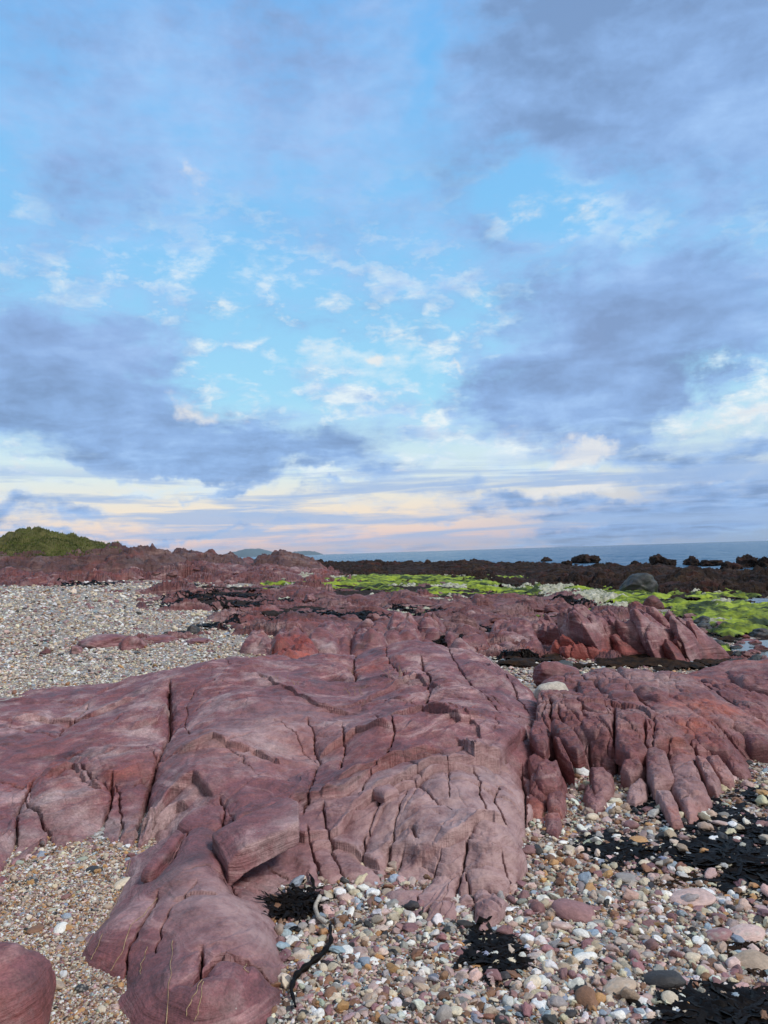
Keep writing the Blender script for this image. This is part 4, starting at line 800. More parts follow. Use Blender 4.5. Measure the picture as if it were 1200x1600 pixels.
# the crag in the middle distance on the right, and the boulder rows
crag = empty('rock_crag', at(1000, 1025, -.05)); tag(crag, 'steep red crag of leaning slabs with scarlet patches beside the tide pool', 'crag')
crag_b = [([(905,1005,.0),(842,1000,.0),(848,975,.2),(880,966,.30),(900,972,.30),(925,1000,.1)],2.4,'rock'),
          ([(900,1008,.05),(905,965,.40),(930,952,.50),(965,958,.46),(985,1000,.12),(950,1020,.03)],2.8,'rock'),
          ([(950,1000,.12),(955,958,.42),(985,953,.46),(1015,975,.36),(1035,1015,.03),(985,1015,.04)],2.6,'rock'),
          ([(872,1020,.02),(880,1002,.16),(930,1000,.18),(968,1012,.10),(970,1026,.0),(900,1026,.0)],2.6,'rock_red'),
          ([(968,1022,.0),(985,1000,.12),(1020,1008,.08),(1038,1024,.0)],2.6,'rock_red'),
          ([(1012,1000,.12),(1018,948,.46),(1050,950,.47),(1075,970,.38),(1085,1010,.06),(1040,1024,.0)],2.8,'rock'),
          ([(1065,1000,.1),(1060,958,.40),(1092,968,.36),(1125,985,.22),(1138,1010,.0),(1090,1022,.0)],2.8,'rock'),
          ([(1045,1020,.0),(1050,985,.22),(1085,990,.2),(1100,1018,.0),(1070,1028,.0)],2.6,'rock_red'),
          ([(925,985,.28),(935,960,.45),(950,965,.44),(975,1000,.15),(960,1010,.08)],2.4,'rock')]
for i, (P, pw, mt) in enumerate(crag_b):
    bluff('rock_slab', P, M[mt], crag, pw+.6, 50+i*2.1, zb=-.12, amp=.10, strata=.014, sink=.1, fac=.17, grow=1.18, skew=(-.45, 0), res=(170, 70), deep=.7)
rows = [([(378,1022,.12),(386,995,.40),(410,986,.46),(428,1000,.38),(424,1024,.14)],'rock','cracked purple boulder at the start of the boulder row beside the shingle'),
        ([(424,1010,.30),(436,988,.46),(466,982,.5),(492,996,.44),(488,1018,.26),(450,1022,.2)],'rock','domed purple boulder above the scarlet rock'),
        ([(420,1038,.44),(430,1012,.51),(462,1004,.53),(492,1010,.51),(494,1030,.46),(452,1046,.43)],'rock_red','bright scarlet weathered rock lump behind the crest of the outcrop'),
        ([(488,1010,.34),(490,984,.50),(515,973,.55),(548,976,.54),(556,1004,.38),(520,1016,.32)],'rock','large smooth purple boulder in the middle of the boulder row'),
        ([(552,1008,.34),(556,984,.50),(580,974,.53),(606,984,.48),(604,1006,.34)],'rock','blocky purple boulder second from the big smooth one'),
        ([(600,1004,.34),(612,976,.48),(640,970,.48),(660,988,.42),(652,1006,.30)],'rock','low purple boulder at the end of the boulder row'),
        ([(650,1003,.2),(655,978,.34),(672,966,.40),(694,980,.32),(690,1005,.18)],'rock','squat purple rock under the green weed patch'),
        ([(694,1006,.18),(700,984,.32),(722,978,.34),(752,992,.26),(768,1008,.15),(720,1012,.12)],'rock','long smooth mauve slab rising from the ledges'),
        ([(770,1002,.16),(776,980,.30),(800,972,.33),(832,985,.26),(846,1010,.08),(800,1016,.06)],'rock','rounded maroon boulder just before the crag'),
        ([(480,965,.0),(488,945,.18),(515,934,.26),(540,944,.2),(548,964,.0)],'rock_far','humped red boulder between the black weed and the ledges'),
        ([(690,960,.0),(700,935,.12),(740,925,.18),(790,928,.15),(810,945,.0),(750,958,-.05)],'rock_far','low red ledge crossing the green weed'),
        ([(780,945,-.1),(800,928,.08),(850,922,.12),(895,932,.05),(900,948,-.1),(840,955,-.12)],'rock_far','rusty red ledge right of the low weed crossing ledge'),
        ([(672,985,.12),(690,966,.22),(730,958,.26),(765,968,.2),(760,985,.1)],'rock_far','flat topped dark red ledge behind the mauve slab')]
for i, (P, mt, lb) in enumerate(rows):
    zb = min(q[2]*.72 for q in P)-.15
    P = [(a, b, z*(.72 if i < 9 or i == 12 else 1)) for a, b, z in P]
    if i >= 9: o = traced_block('boulder', P, M[mt], None, 2.6, seed=80+i, zb=zb, amp=.1, strata=.03, fac=.12, sink=.2, res=(150, 60))
    if i < 9: o = bluff('boulder', P, M[mt], None, 3.2, 80+i*1.9, zb=zb, amp=.09, strata=.012, sink=.2, fac=.08, grow=1.22, res=(130, 56))
    tag(o, lb, 'boulder', 'boulders behind the big outcrop')
for i, (x, y, w, h, lb, mt) in enumerate([(165,1012,80,16,'low red rock ridge poking out of the shingle','rock'),(206,1016,40,20,'peaked red rock at the end of the low ridge in the shingle','rock'),(118,1022,22,12,'small dark red rock alone at the tip of the ridge in the shingle','rock'),(248,1005,60,9,'flat mauve rock in the shingle behind the peaked one','rock'),
        (302,992,22,14,'small rounded grey purple rock on the shingle by the black weed','rock_grey'),(310,1006,44,8,'thin flat rock on the shingle near the boulder row','rock'),(228,1002,34,10,'low broken rock beside the flat mauve one','rock')]):
    rockat('shingle_rock', x, y, w, h, lb, 'rock', mt, depth=1.2, seed=120+i, ang=.8, rough=.1, sub=4, bury=.45, crag=.2)

# loose rocks scattered over the ledges: individuals, nothing tells them apart
rng = random.Random(4)
protos = [boulder_mesh(4, 200+i, 1.3, .10, .3) for i in range(7)]
pm = []
for i, (v, f) in enumerate(protos):
    ms = []
    for mt in ('rock_far', 'rock_far', 'rock_grey', 'rock'):
        me = bpy.data.meshes.new('scattered_rock'); me.from_pydata(v.tolist(), [], f.tolist()); me.shade_smooth(); me.materials.append(M[mt]); ms.append(me)
    pm.append(ms)
def scatter(n, box, wr, label, group, kinds, name='scattered_rock', hr=(.4, .7), cond=None):
    k = 0; tries = 0
    while k < n and tries < n*20:
        tries += 1
        x, y = rng.uniform(box[0], box[2]), rng.uniform(box[1], box[3])
        p = at(x, y, -.1)
        for _ in range(5): p = at(x, y, .5*p[2]+.5*float(top(np.array([p[0]]), np.array([p[1]]))[0]))
        if cond and not cond(x, y): continue
        w = rng.uniform(*wr)*(y-855)/100; D = math.hypot(p[0], p[1]); s = w*D/F/2
        if s > .6: s = .6
        o = bpy.data.objects.new(name, pm[rng.randrange(7)][rng.choice(kinds)]); C.objects.link(o)
        o.location = (p[0], p[1], p[2]+s*.1); o.scale = (s, s*rng.uniform(.8, 1.3), s*rng.uniform(*hr)); o.rotation_euler = (rng.uniform(-.3, .3), rng.uniform(-.3, .3), rng.uniform(0, 6.3))
        mi = o.data.materials[0].name; size = 'bigger' if w > wr[0]*.35*(y-855)/100+wr[1]*.65*(y-855)/100 else 'small'
        colour = {'grey_boulder': 'grey', 'purple_sandstone': 'purple', 'weathered_red_rock': 'red'}[mi]; shape = 'flat' if o.scale[2] < o.scale[0]*(hr[0]+hr[1])/2 else 'knobbly'
        q = min(5, int(6*(x-box[0])/(box[2]-box[0]))); h_ = 'rear' if y < (box[1]+box[3])/2 else 'near'
        tag(o, f"{size} {shape} {colour} {label[0]} {h_} {label[1]} {label[2][min(len(label[2])-1, q*len(label[2])//6)]}", 'rock', group); k += 1
scatter(60, (360, 925, 900, 985), (14, 34), ('rock on the', 'ledges', ['below the headland shelf', 'by the black weed drift', 'by the humped red boulder', 'behind the boulder row', 'behind the mauve slab', 'before the grey boulder']), 'loose rocks on the ledges', (0, 1, 3))
scatter(46, (1000, 965, 1200, 1000), (10, 24), ('stone on the', 'edge of the channel', ['behind the crag', 'right of the crag', 'at the frame edge']), 'stones in the weedy channel', (0, 2, 2, 3))
scatter(26, (1120, 1000, 1200, 1050), (9, 18), ('stone on the', 'rim of the tide pool', ['next to the crag', 'towards the frame edge']), 'stones round the tide pool', (0, 2, 2, 3))
scatter(40, (0, 868, 380, 905), (20, 46), ('rock on the', 'far shelf', ['under the grassy mound', 'right of the grassy mound', 'below the knobbly crest', 'near the peaked rock']), 'rocks on the far shelf', (0, 1, 3), hr=(.35, .7))
scatter(24, (20, 905, 420, 1040), (6, 12), ('stone on the', 'far shingle', ['at the frame edge', 'left of the low ridge', 'around the low ridge', 'towards the boulder row']), 'larger stones on the far shingle', (0, 2, 2, 3))

# ------------------------------------------------------------------ green weed, bleached weed
def sheet(name, th0, th1, nt, r0, r1, nr, msk, mat, off, amp, label, thr=.55, scl=1.0, seed=0.):
    X, Y = polar(math.radians(th0), math.radians(th1), nt, r0, r1, nr); G = ground(X, Y); m = mask(X, Y, msk, G); R = np.hypot(X, Y)
    k = scl*11/np.sqrt(R*8)
    m = np.minimum(m, 1.05); n = .7*fbm(X*k*.22+seed, Y*k*.36, seed, 6, .7)+.6*noise(np.arctan2(X, Y)*22+seed, np.log(R)*26, seed)
    up = m+n-thr
    H = G+off*(R/15)+amp*(R/15)**.6*(np.tanh(up*2.2)+.5*fbm(X*3*k, Y*5*k, 3, 4)+.3*ridged(X*2*k, Y*3*k, seed, 3)-.2)
    keep = (up > 0)
    V, Fc = compact(np.stack([X, Y, H], -1).reshape(-1, 3), grid_faces(nr, nt, keep))
    o = mesh_obj(name, V, Fc, M[mat]); tag(o, label, name.replace('_', ' '), kind='stuff'); return o
sheet('green_algae', -10, 31, 1100, 10, 70, 560, [(640,918,160,12,0,1.0),(730,938,110,12,0,.9),(560,912,80,6,0,.7),(700,912,150,6,0,.7),(860,958,60,10,0,.8),(960,942,70,12,0,1.0),(1110,948,130,17,2,1.3),(1150,965,90,14,0,1.0),(900,925,120,8,0,.8),(1040,930,160,8,0,.9),(1150,980,80,10,0,.6),(1150,990,50,10,0,.8),(1125,1020,24,12,0,.7),(1185,1018,36,10,0,-2.5),(620,940,60,6,0,.6),(820,930,40,6,0,.5),(420,925,50,5,0,.35)], 'algae', .05, .10,
      'bright green sea lettuce carpeting the wet rocks', thr=.80, seed=3.)
sheet('dark_wrack', -14, 31, 1200, 7.5, 75, 640, [(330,940,120,18,0,.7),(480,965,120,14,0,.8),(620,935,260,22,0,.65),(800,955,200,22,0,.65),(960,1035,160,12,0,.62),(1060,1038,110,12,0,.72),(1150,990,90,20,0,.8),(760,1010,140,14,0,.7),(560,925,160,10,0,.8),(900,905,200,10,0,.8),(1120,930,120,10,0,.7),(1100,1030,60,14,0,.8)], 'kelp_brown', .05, .05,
      'dark brown and black wrack lying in the hollows between the ledges', thr=.80, scl=1.6, seed=31.)
sheet('bleached_weed', -8, 24, 900, 12, 50, 420, [(640,962,70,10,0,.7),(905,935,80,12,10,.85),(560,905,90,5,0,.45),(660,950,70,7,0,.6),(730,905,100,5,0,.5),(930,940,70,6,0,.5),(450,905,80,4,0,.4)], 'algae_pale', .07, .09,
      'pale bleached weed and barnacles over the ledges', thr=.66, scl=2.2, seed=9.)

# ------------------------------------------------------------------ seaweed ribbons
def ribbons(n, cx, cy, rx, ry, wid, ln, seed, hgt=.05, H=None, rot=0.0, density=.5):
    r = np.random.RandomState(seed); Vs, Fs, off = [], [], 0; H0 = H or top; zc_ = float(H0(np.array([cx]), np.array([cy]))[0]); H = lambda a, b: np.minimum(H0(a, b), zc_+hgt*.8+.02+.25*abs(ry)); K = 12
    for _ in range(n):
        q = r.normal(size=2)*density; a = r.uniform(0, 6.28)
        x, y = q[0]*rx, q[1]*ry; x, y = cx+x*math.cos(rot)-y*math.sin(rot), cy+x*math.sin(rot)+y*math.cos(rot)
        L = ln*r.uniform(.4, 1.3); W = wid*r.uniform(.4, 1.3); cur = r.normal()*1.4; z0 = hgt*r.uniform(.0, 1.0)*math.exp(-float(q@q)); tw = r.uniform(-.7, .7); pts = []
        for j in range(K):
            t = j/(K-1); pts.append((x, y, t)); a += cur/K+r.normal()*.35; x += math.cos(a)*L/K; y += math.sin(a)*L/K
        P = np.array(pts); g = H(P[:, 0], P[:, 1]); d = np.gradient(P[:, :2], axis=0); d /= np.linalg.norm(d, axis=1)[:, None]+1e-9; nn = np.stack([-d[:, 1], d[:, 0]], -1)
        w = W*np.sin(np.linspace(.25, 2.9, K))*(1+.35*np.sin(np.arange(K)*2.1+r.uniform(6)))
        arch = z0+hgt*.5*np.abs(np.sin(np.linspace(0, r.uniform(2, 7), K)+r.uniform(3)))
        for s in (-1, 0, 1):
            e = P[:, :2]+nn*(w*s)[:, None]; z = g+.004+arch+s*w*math.sin(tw)*.8+(.15*W if s == 0 else 0); Vs.append(np.c_[e, z])
        i = np.arange(K-1)
        for s in (0, 1): Fs.append(np.stack([i+s*K, i+1+s*K, i+1+(s+1)*K, i+(s+1)*K], -1)+off)
        off += 3*K
    return np.vstack(Vs), np.vstack(Fs)
def clump(px, py, wpx, hpx, n, label, wid=.02, ln=.22, seed=1, hgt=.05, mat='kelp', z=None, name='seaweed_clump', group=None):
    n = int(n*2.3); wid *= .68; ln *= .8; hgt *= .26
    p = at(px, py, 0 if z is None else z)
    if z is None:
        for _ in range(5): p = at(px, py, .5*p[2]+.5*float(top(np.array([p[0]]), np.array([p[1]]))[0]))
    D = math.hypot(p[0], p[1]); rx = wpx*D/F/2; ry = hpx/F*D*D/(CAMZ-p[2])/2
    V, Fc = ribbons(n, p[0], p[1], rx, ry, wid, ln, seed, hgt)
    o = mesh_obj(name, V, Fc, M[mat], origin=p); tag(o, label, 'seaweed', group); return o
clump(464, 1418, 62, 34, 90, 'crumpled black kelp lying where the outcrop meets the pebbles', .011, .13, 1, .08)
clump(772, 1497, 40, 60, 110, 'black kelp clump under the pointed toe of the outcrop', .016, .13, 2, .05)
clump(962, 1332, 70, 34, 90, 'black weed clump on the pebbles below the finger blocks', .018, .18, 3, .04)
clump(1022, 1262, 34, 60, 80, 'black weed packed in the gap between two finger blocks', .015, .14, 4, .04)
clump(1178, 1300, 60, 26, 90, 'medium black kelp patch just behind the widest spread', .016, .16, 15, .04)
clump(1080, 1322, 40, 22, 50, 'small black kelp patch left of the widest spread', .014, .14, 16, .03)
clump(935, 1312, 22, 12, 26, 'tiny black weed scrap left of the weed clump', .010, .09, 17, .02)
clump(1196, 1395, 36, 22, 40, 'small black weed patch in front of the widest spread', .012, .12, 18, .03)
clump(1150, 1345, 115, 50, 230, 'widest spread of black kelp on the shingle', .024, .26, 5, .06)
clump(1120, 1282, 80, 34, 130, 'black kelp strewn past the tips of the finger blocks', .02, .2, 6, .04)
clump(1192, 1248, 30, 20, 60, 'small black kelp tuft beyond the widest spread', .018, .16, 7, .04)
clump(1150, 1592, 170, 34, 260, 'black kelp heap at the near edge of the shingle', .018, .18, 8, .05)
clump(1050, 1372, 90, 30, 40, 'thin scatter of black weed scraps between kelp and pebbles', .010, .10, 9, .02, 'kelp_brown')
clump(1185, 1500, 50, 70, 70, 'brown weed scraps beside the largest cobbles', .010, .11, 10, .02, 'kelp_brown')
for i, (x, y, w, h, n, wd, ln, lb) in enumerate([(335,935,110,12,260,.07,.7,'black weed spread over rocks between shingle and ledges'),(300,945,80,8,120,.06,.6,'black weed band low on the shingle edge'),(370,950,60,10,120,.06,.6,'black weed mat beside the boulder row'),(140,912,60,5,90,.1,1.0,'dark weed line on the far shingle by the shelf'),
      (275,915,34,4,50,.09,.8,'short dark weed line behind the black weed spread'),(345,978,60,8,80,.04,.4,'thin black weed drift on the shingle near the boulder row'),(480,968,110,8,160,.05,.5,'long black weed drift between red hump and boulder row'),(285,990,30,5,40,.03,.3,'small black weed tuft beside the flat mauve rock'),
      (640,958,110,8,120,.05,.4,'dark weed tangled among ledges under the green weed'),(760,985,70,8,70,.04,.35,'dark weed in the dip behind the mauve slab'),(430,945,90,8,110,.05,.5,'dark weed streak left of the humped red boulder'),(560,965,60,8,80,.05,.4,'dark weed right of the humped red boulder'),(900,948,80,6,80,.06,.5,'dark weed fringe behind the crag tops'),(700,1000,60,6,60,.03,.3,'dark weed in the seam before the squat purple rock'),(1150,985,80,8,110,.05,.4,'brown weed over the stones in the channel'),(1060,1035,110,14,320,.04,.35,'black weed filling the hollow between crag and jointed slabs'),(1000,1022,70,8,90,.03,.3,'dark weed at the foot of the scarlet slabs'),(820,1030,70,6,60,.03,.3,'dark weed in the hollow before the mossy boulder')]):
    clump(x, y, w, h, n, lb, wd, ln, 40+i, .06, 'kelp', name='seaweed_drift')

def tube(pts, rad, seg=6):
    P = np.asarray(pts, float); n = len(P); d = np.gradient(P, axis=0); d /= np.linalg.norm(d, axis=1)[:, None]+1e-9
    a = np.cross(d, [0, 0, 1.0]); a /= np.linalg.norm(a, axis=1)[:, None]+1e-9; b = np.cross(a, d); rad = np.broadcast_to(rad, (n,))
    an = np.linspace(0, 2*math.pi, seg, endpoint=False)
    V = P[:, None]+(np.cos(an)[None, :, None]*a[:, None]+np.sin(an)[None, :, None]*b[:, None])*rad[:, None, None]
    i = np.arange(n*seg).reshape(n, seg); Fc = np.stack([i[:-1], np.roll(i, -1, 1)[:-1], np.roll(i, -1, 1)[1:], i[1:]], -1).reshape(-1, 4)
    return V.reshape(-1, 3), Fc
def draped(L, n=40, off=.006, wob=.004, seed=0):
    L = np.array(L, float); t = np.linspace(0, len(L)-1, n); px = np.interp(t, range(len(L)), L[:, 0]); py = np.interp(t, range(len(L)), L[:, 1]); out = []
    for a, b in zip(px, py):
        p = surf_at(a, b, top); out.append(p+[0, 0, off])
    P = np.array(out); r = np.random.RandomState(seed); P[:, :2] += wob*np.stack([noise(t*2.2, seed, 0), noise(t*2.2, seed, 9)], -1)
    P[1:-1] = (P[:-2]+P[1:-1]*2+P[2:])/4; return P
V, Fc = tube(draped([(516,1455),(518,1480),(505,1500),(480,1520),(462,1535),(455,1558),(462,1585)], 40, .021), .0095*np.sin(np.linspace(.5, 2.8, 40))*(1+.3*np.sin(np.arange(40)*1.3)), 8)
st = mesh_obj('kelp_stipe', V, Fc, M['kelp'], origin=V[0]); tag(st, 'long curved black kelp stalk with a white torn end on the pebbles', 'seaweed')
V, Fc = tube(draped([(500,1412),(492,1430),(498,1445),(512,1455)], 18, .026), .008, 8); mesh_obj('torn_end', V, Fc, M['rock_pale'], parent=st)
dry = [([(246,1404),(225,1430),(205,1445),(190,1490),(172,1518)],'long pale dried strand hanging down the shaded side of the lobe'),([(204,1345),(190,1395),(170,1430),(156,1450)],'thin pale strand along the seam near the sand'),([(160,1460),(150,1485),(142,1500)],'short straw coloured strand low on the lobe near the sand'),
       ([(270,1470),(268,1500),(264,1540),(260,1600)],'straight pale dried strand down the middle of the lobe'),([(316,1532),(300,1560),(290,1590)],'yellowish dried strand below the dark hollow of the lobe'),([(230,1480),(222,1505),(218,1524)],'faint dried wisp left of the middle strand'),([(318,1535),(312,1570),(305,1595)],'second yellowish strand beside the dark hollow'),
       ([(388,1506),(380,1514),(388,1520)],'tiny ochre curl on the side crack of the lobe')]
for i, (L, lb) in enumerate(dry):
    V, Fc = tube(draped(L, 34, .002, .006, i), .0006+.0010*np.random.RandomState(i).rand(34), 5); o = mesh_obj('dried_strand', V, Fc, M['straw'], origin=V[0]); tag(o, lb, 'dried weed', 'dried strands on the rock')
def stalks(px, py, n, h, spread, label, seed):
    p = surf_at(px, py, top); r = np.random.RandomState(seed); root = empty('dry_grass_tuft', p); tag(root, label, 'grass tuft', 'dry grass tufts in rock cracks')
    for k in range(n):
        q = r.normal(size=2)*spread; b = p+[q[0], q[1], -.004]; d = np.array([r.normal()*.35, r.normal()*.3, 1.0]); hh = h*r.uniform(.5, 1.15); t = np.linspace(0, 1, 8)[:, None]
        P = b+d*t*hh+np.array([r.normal()*.25, r.normal()*.2, -.15])*t**2*hh
        V, Fc = tube(P, .0016*(1-.7*t[:, 0]), 4); mesh_obj('stalk', V, Fc, M['straw'], parent=root)
for i, a in enumerate([(626,1058,5,.14,.02,'tallest dry grass stalks standing on the crest of the outcrop'),(611,1058,3,.11,.01,'pair of dry stalks just left of the tallest ones'),(555,1085,9,.07,.05,'dry stubble in the pale hollow of the crest'),(430,1062,6,.06,.04,'dry stubble on the upper shoulder near the scarlet lump'),(548,1052,5,.09,.02,'wispy dry stalks left of the crest crack'),
                        (600,1428,10,.07,.05,'straw coloured stalks at the foot of the outcrop above the pebbles'),(980,1190,6,.07,.04,'dry stalks in the seam of the finger blocks'),(460,1070,5,.06,.03,'pale stubble by the shallow pit of the crest'),(652,1440,4,.05,.03,'short straws beside the pebble edge right of the longer ones')]):
    stalks(*a, seed=60+i)

# tide pool
for i, (P) in enumerate([[(1140,1012),(1160,1002),(1200,1000),(1260,1002),(1260,1030),(1200,1036),(1165,1030),(1150,1022)], [(1125,938),(1160,934),(1260,936),(1260,948),(1180,946)]]):
    z = (-.285, -.42)[i]; Q = np.array([at(a, b, z)[:2] for a, b in P]); n = len(Q); c0 = Q.mean(0)
    V = np.vstack([np.c_[Q, np.full(n, z)], [[c0[0], c0[1], z]]]); Fc = np.array([[j, (j+1) % n, n] for j in range(n)]); o = mesh_obj('pool_water', V, Fc, M['pool'], smooth=False); tag(o, kind='structure')

# grass on the headland
def grass(n, seed):
    r = np.random.RandomState(seed); P = []
    H = SURF; P2 = np.array([atd(a, 860, 56)[:2] for a in (-240, 190)]); th = np.arctan2(P2[:, 0], P2[:, 1])
    t = r.uniform(th[0], th[1], n); R = r.uniform(48, 60, n); x, y = R*np.sin(t), R*np.cos(t); z = top(x, y); g = ground(x, y)
    k = (z > g+1.1) & (noise(x*.45, y*.45, 2)+.25*(np.degrees(np.arctan2(x, y)) < -21) > -.1); x, y, z = x[k], y[k], z[k]; m = len(x)
    h = r.uniform(.04, .13, m)*(1+.5*noise(x*.4, y*.4, 5)); a = r.uniform(0, 6.28, m); w = .035; lx, ly = r.normal(size=m)*.25*h+.1*h, r.normal(size=m)*.2*h
    A = np.stack([x-w*np.cos(a), y-w*np.sin(a), z-.05], -1); B = np.stack([x+w*np.cos(a), y+w*np.sin(a), z-.05], -1); Cc = np.stack([x+lx, y+ly, z+h], -1)
    V = np.stack([A, B, Cc], 1).reshape(-1, 3); return V, np.arange(3*m).reshape(m, 3)
V, Fc = grass(26000, 3); o = mesh_obj('grass', V, Fc, M['grass'], smooth=False); tag(o, 'tufted green grass over the headland mound', 'grass', kind='stuff')

# ------------------------------------------------------------------ pebbles
PAL = [('cream', (.66, .56, .42)), ('white', (.84, .82, .76)), ('grey', (.34, .31, .29)), ('blue grey', (.32, .38, .45)), ('pink', (.56, .40, .36)), ('purple', (.30, .16, .16)), ('brown', (.25, .13, .075)), ('ochre', (.50, .28, .12)), ('dark grey', (.045, .042, .042)), ('pale green', (.36, .39, .31)), ('tan', (.46, .35, .26))]
PW = np.array([.18, .14, .11, .05, .13, .12, .10, .035, .05, .015, .12]); PW /= PW.sum()
PC = np.array([c for _, c in PAL])
r = np.random.RandomState(21)
def screen_pts(n, x0, x1, y0, y1):
    px, py = r.uniform(x0, x1, n), r.uniform(y0, y1, n)
    d = np.stack([(px-600)/F, -(py-800)/F, -np.ones(n)], -1) @ RMn.T; z = np.zeros(n)
    for _ in range(5):
        t = (z-CAMZ)/d[:, 2]; x, y = d[:, 0]*t, d[:, 1]*t; z = .4*z+.6*ground(x, y)
    t = (z-CAMZ)/d[:, 2]; return d[:, 0]*t, d[:, 1]*t, px, py
def rock_free(x, y, s):
    g = ground(x, y); return (top(x, y) < g+.012+.4*s), g
# large individual ones
def coarse(px, py):            # 0 in the sandy corner, 1 on the shingle
    return sm(380, 470, px+.25*(1500-py))*1.0+sm(1120, 1060, py)*(px < 700)
names = set()
BIG = [(540,1482,13,11,'white','round white shell among the pebbles near the black stalk'),(587,1498,10,8,'white','smaller round white shell right of the biggest one'),(694,1584,14,20,'grey','oval grey green pebble near the bottom edge of the shingle'),(900,1425,34,22,'purple','large mottled purple brown wedge of rock on the shingle'),
       (1078,1402,32,13,'pink','long flat pale mauve cobble on the shingle'),(1038,1530,30,18,'dark grey','dark slate grey cobble half sunk near the kelp'),(966,1545,26,16,'tan','brown cobble with an ochre end beside the slate one'),(832,1535,16,16,'cream','angular white quartz lump on the pebbles'),(985,1290,13,11,'purple','pointed purple stone under the finger blocks'),
       (999,1315,16,9,'ochre','orange brown pebble near the black weed clump'),(1120,1462,20,14,'purple','wide purple grey cobble by the shingle edge'),(1165,1460,26,14,'pink','pinkish oval cobble next to the wide purple grey one'),(992,1494,10,14,'purple','egg shaped purple pebble standing on end'),(1175,1505,28,14,'tan','long salmon brown cobble in the near corner'),
       (712,1505,0,0,'grey',''),(876,1445,18,10,'pink','flat pink cobble beside the mottled wedge'),(910,1458,14,10,'white','pale quartz pebble right of the mottled wedge'),(768,1548,9,8,'brown','red brown pebble below the black kelp clump'),(918,1560,22,16,'brown','dark brown rounded cobble near the ochre ended one'),(1048,1565,18,15,'cream','cream cobble with grey veins in the lower shingle'),
       (1128,1290,16,9,'pink','pale pink slab stone amid the strewn kelp'),(1010,1350,12,9,'cream','creamy round pebble right of the weed clump'),(984,1372,20,9,'grey','long grey pebble below the black weed clump'),(1070,1360,12,9,'cream','cream pebble at the edge of the widest kelp'),(1012,1490,10,8,'grey','blue tinged pebble above the egg shaped one'),
       (505,1510,9,9,'cream','cream round pebble touching the black stalk'),(500,1475,9,8,'white','white pebble in the loop of the black stalk'),(516,1550,13,11,'brown','rust brown pebble right of the stalk end'),(495,1587,9,11,'white','ridged white shell at the stalk end'),(480,1555,10,8,'purple','mauve pebble inside the stalk bend'),
       (85,1540,16,10,'tan','tan pebble on the sand beside the rock dome'),(128,1545,10,9,'dark grey','black pebble on the sand near the lobe'),(95,1455,12,9,'white','white quartz pebble on the sand near the seam'),(105,1453,8,7,'ochre','orange stone on the sand next to the white quartz one'),(50,1385,9,6,'dark grey','small black stone on the sand near the left blocks'),(148,1368,12,5,'dark grey','flat black weedy stone on the sand above the lobe')]
pb_v, pb_f = [], []
protoM = {}
def pebble_mesh(col, kind, k):
    key = (col, kind, k)
    if key in protoM: return protoM[key]
    v, f = ICO[3]; v = v.copy(); rr = np.random.RandomState(hash((kind, k)) % 1 + k*7+{'round': 1, 'flat': 2, 'long': 3}[kind]*100)
    for _ in range({'round': 5, 'flat': 6, 'long': 6}[kind]):
        n = rr.normal(size=3); n /= np.linalg.norm(n); s = v@n; v = v-np.maximum(0, s-rr.uniform(.68, .9))[:, None]*n*.7
    v = v*(1+.10*fbm(v[:, 0]+k*3, v[:, 1], v[:, 2], 3))[:, None]
    me = bpy.data.meshes.new('pebble'); me.from_pydata(v.tolist(), [], f.tolist()); me.shade_smooth(); me.materials.append(M['stone'])
    a = me.attributes.new('tint', 'FLOAT_COLOR', 'POINT'); c = np.ones((len(v), 4), np.float32)
    base = np.array(dict(PAL)[col]); vein = (noise(v[:, 0]*3+k, v[:, 1]*3, v[:, 2]*3) > .28)[:, None]; c[:, :3] = np.where(vein & (k % 3 == 0), base*.5+.5*np.array((.6, .56, .5)), base*(.92+.08*(k % 4)))
    a.data.foreach_set('color', c.ravel()); protoM[key] = me; return me
def put_pebble(x, y, z, sx, sy, sz, col, kind, label, group=None, name='pebble', yaw=None):
    o = bpy.data.objects.new(name, pebble_mesh(col, kind, rng.randrange(6))); C.objects.link(o)
    o.location = (x, y, z); o.scale = (sx, sy, sz); o.rotation_euler = (rng.uniform(-.35, .35), rng.uniform(-.3, .3), rng.uniform(0, 3.14) if yaw is None else yaw)
    tag(o, label, 'pebble' if max(sx, sy) < .04 else 'cobble', group); return o
taken = []
for px, py, a, b, col, lb in BIG:
    if not a: continue
    p = at(px, py, 0.01); g = float(ground(p[:1], p[1:2])[0]); D = math.hypot(p[0], p[1]); sx = a*D/F*1.05; sl = math.sqrt(D*D+CAMZ**2); sz = b*sl/F*.62
    flat = 'shell' in lb
    put_pebble(p[0], p[1], g+sz*.3, sx, sx*(.9 if flat else .75), max(sz, .006) if not flat else sz*.35, col, 'round' if flat else ('long' if a > 1.5*b else 'round'), lb, yaw=rng.uniform(-.3, .3) if a > 1.4*b else None, name='shell' if flat else 'pebble'); taken.append((px, py, max(a, b)))
AREAS = [('beside the outcrop foot', 450, 800, 1400, 1600), ('on the near shingle', 800, 1200, 1450, 1600), ('on the shingle below the finger blocks', 830, 1200, 1230, 1450), ('on the coarse sand', 0, 240, 1340, 1600)]
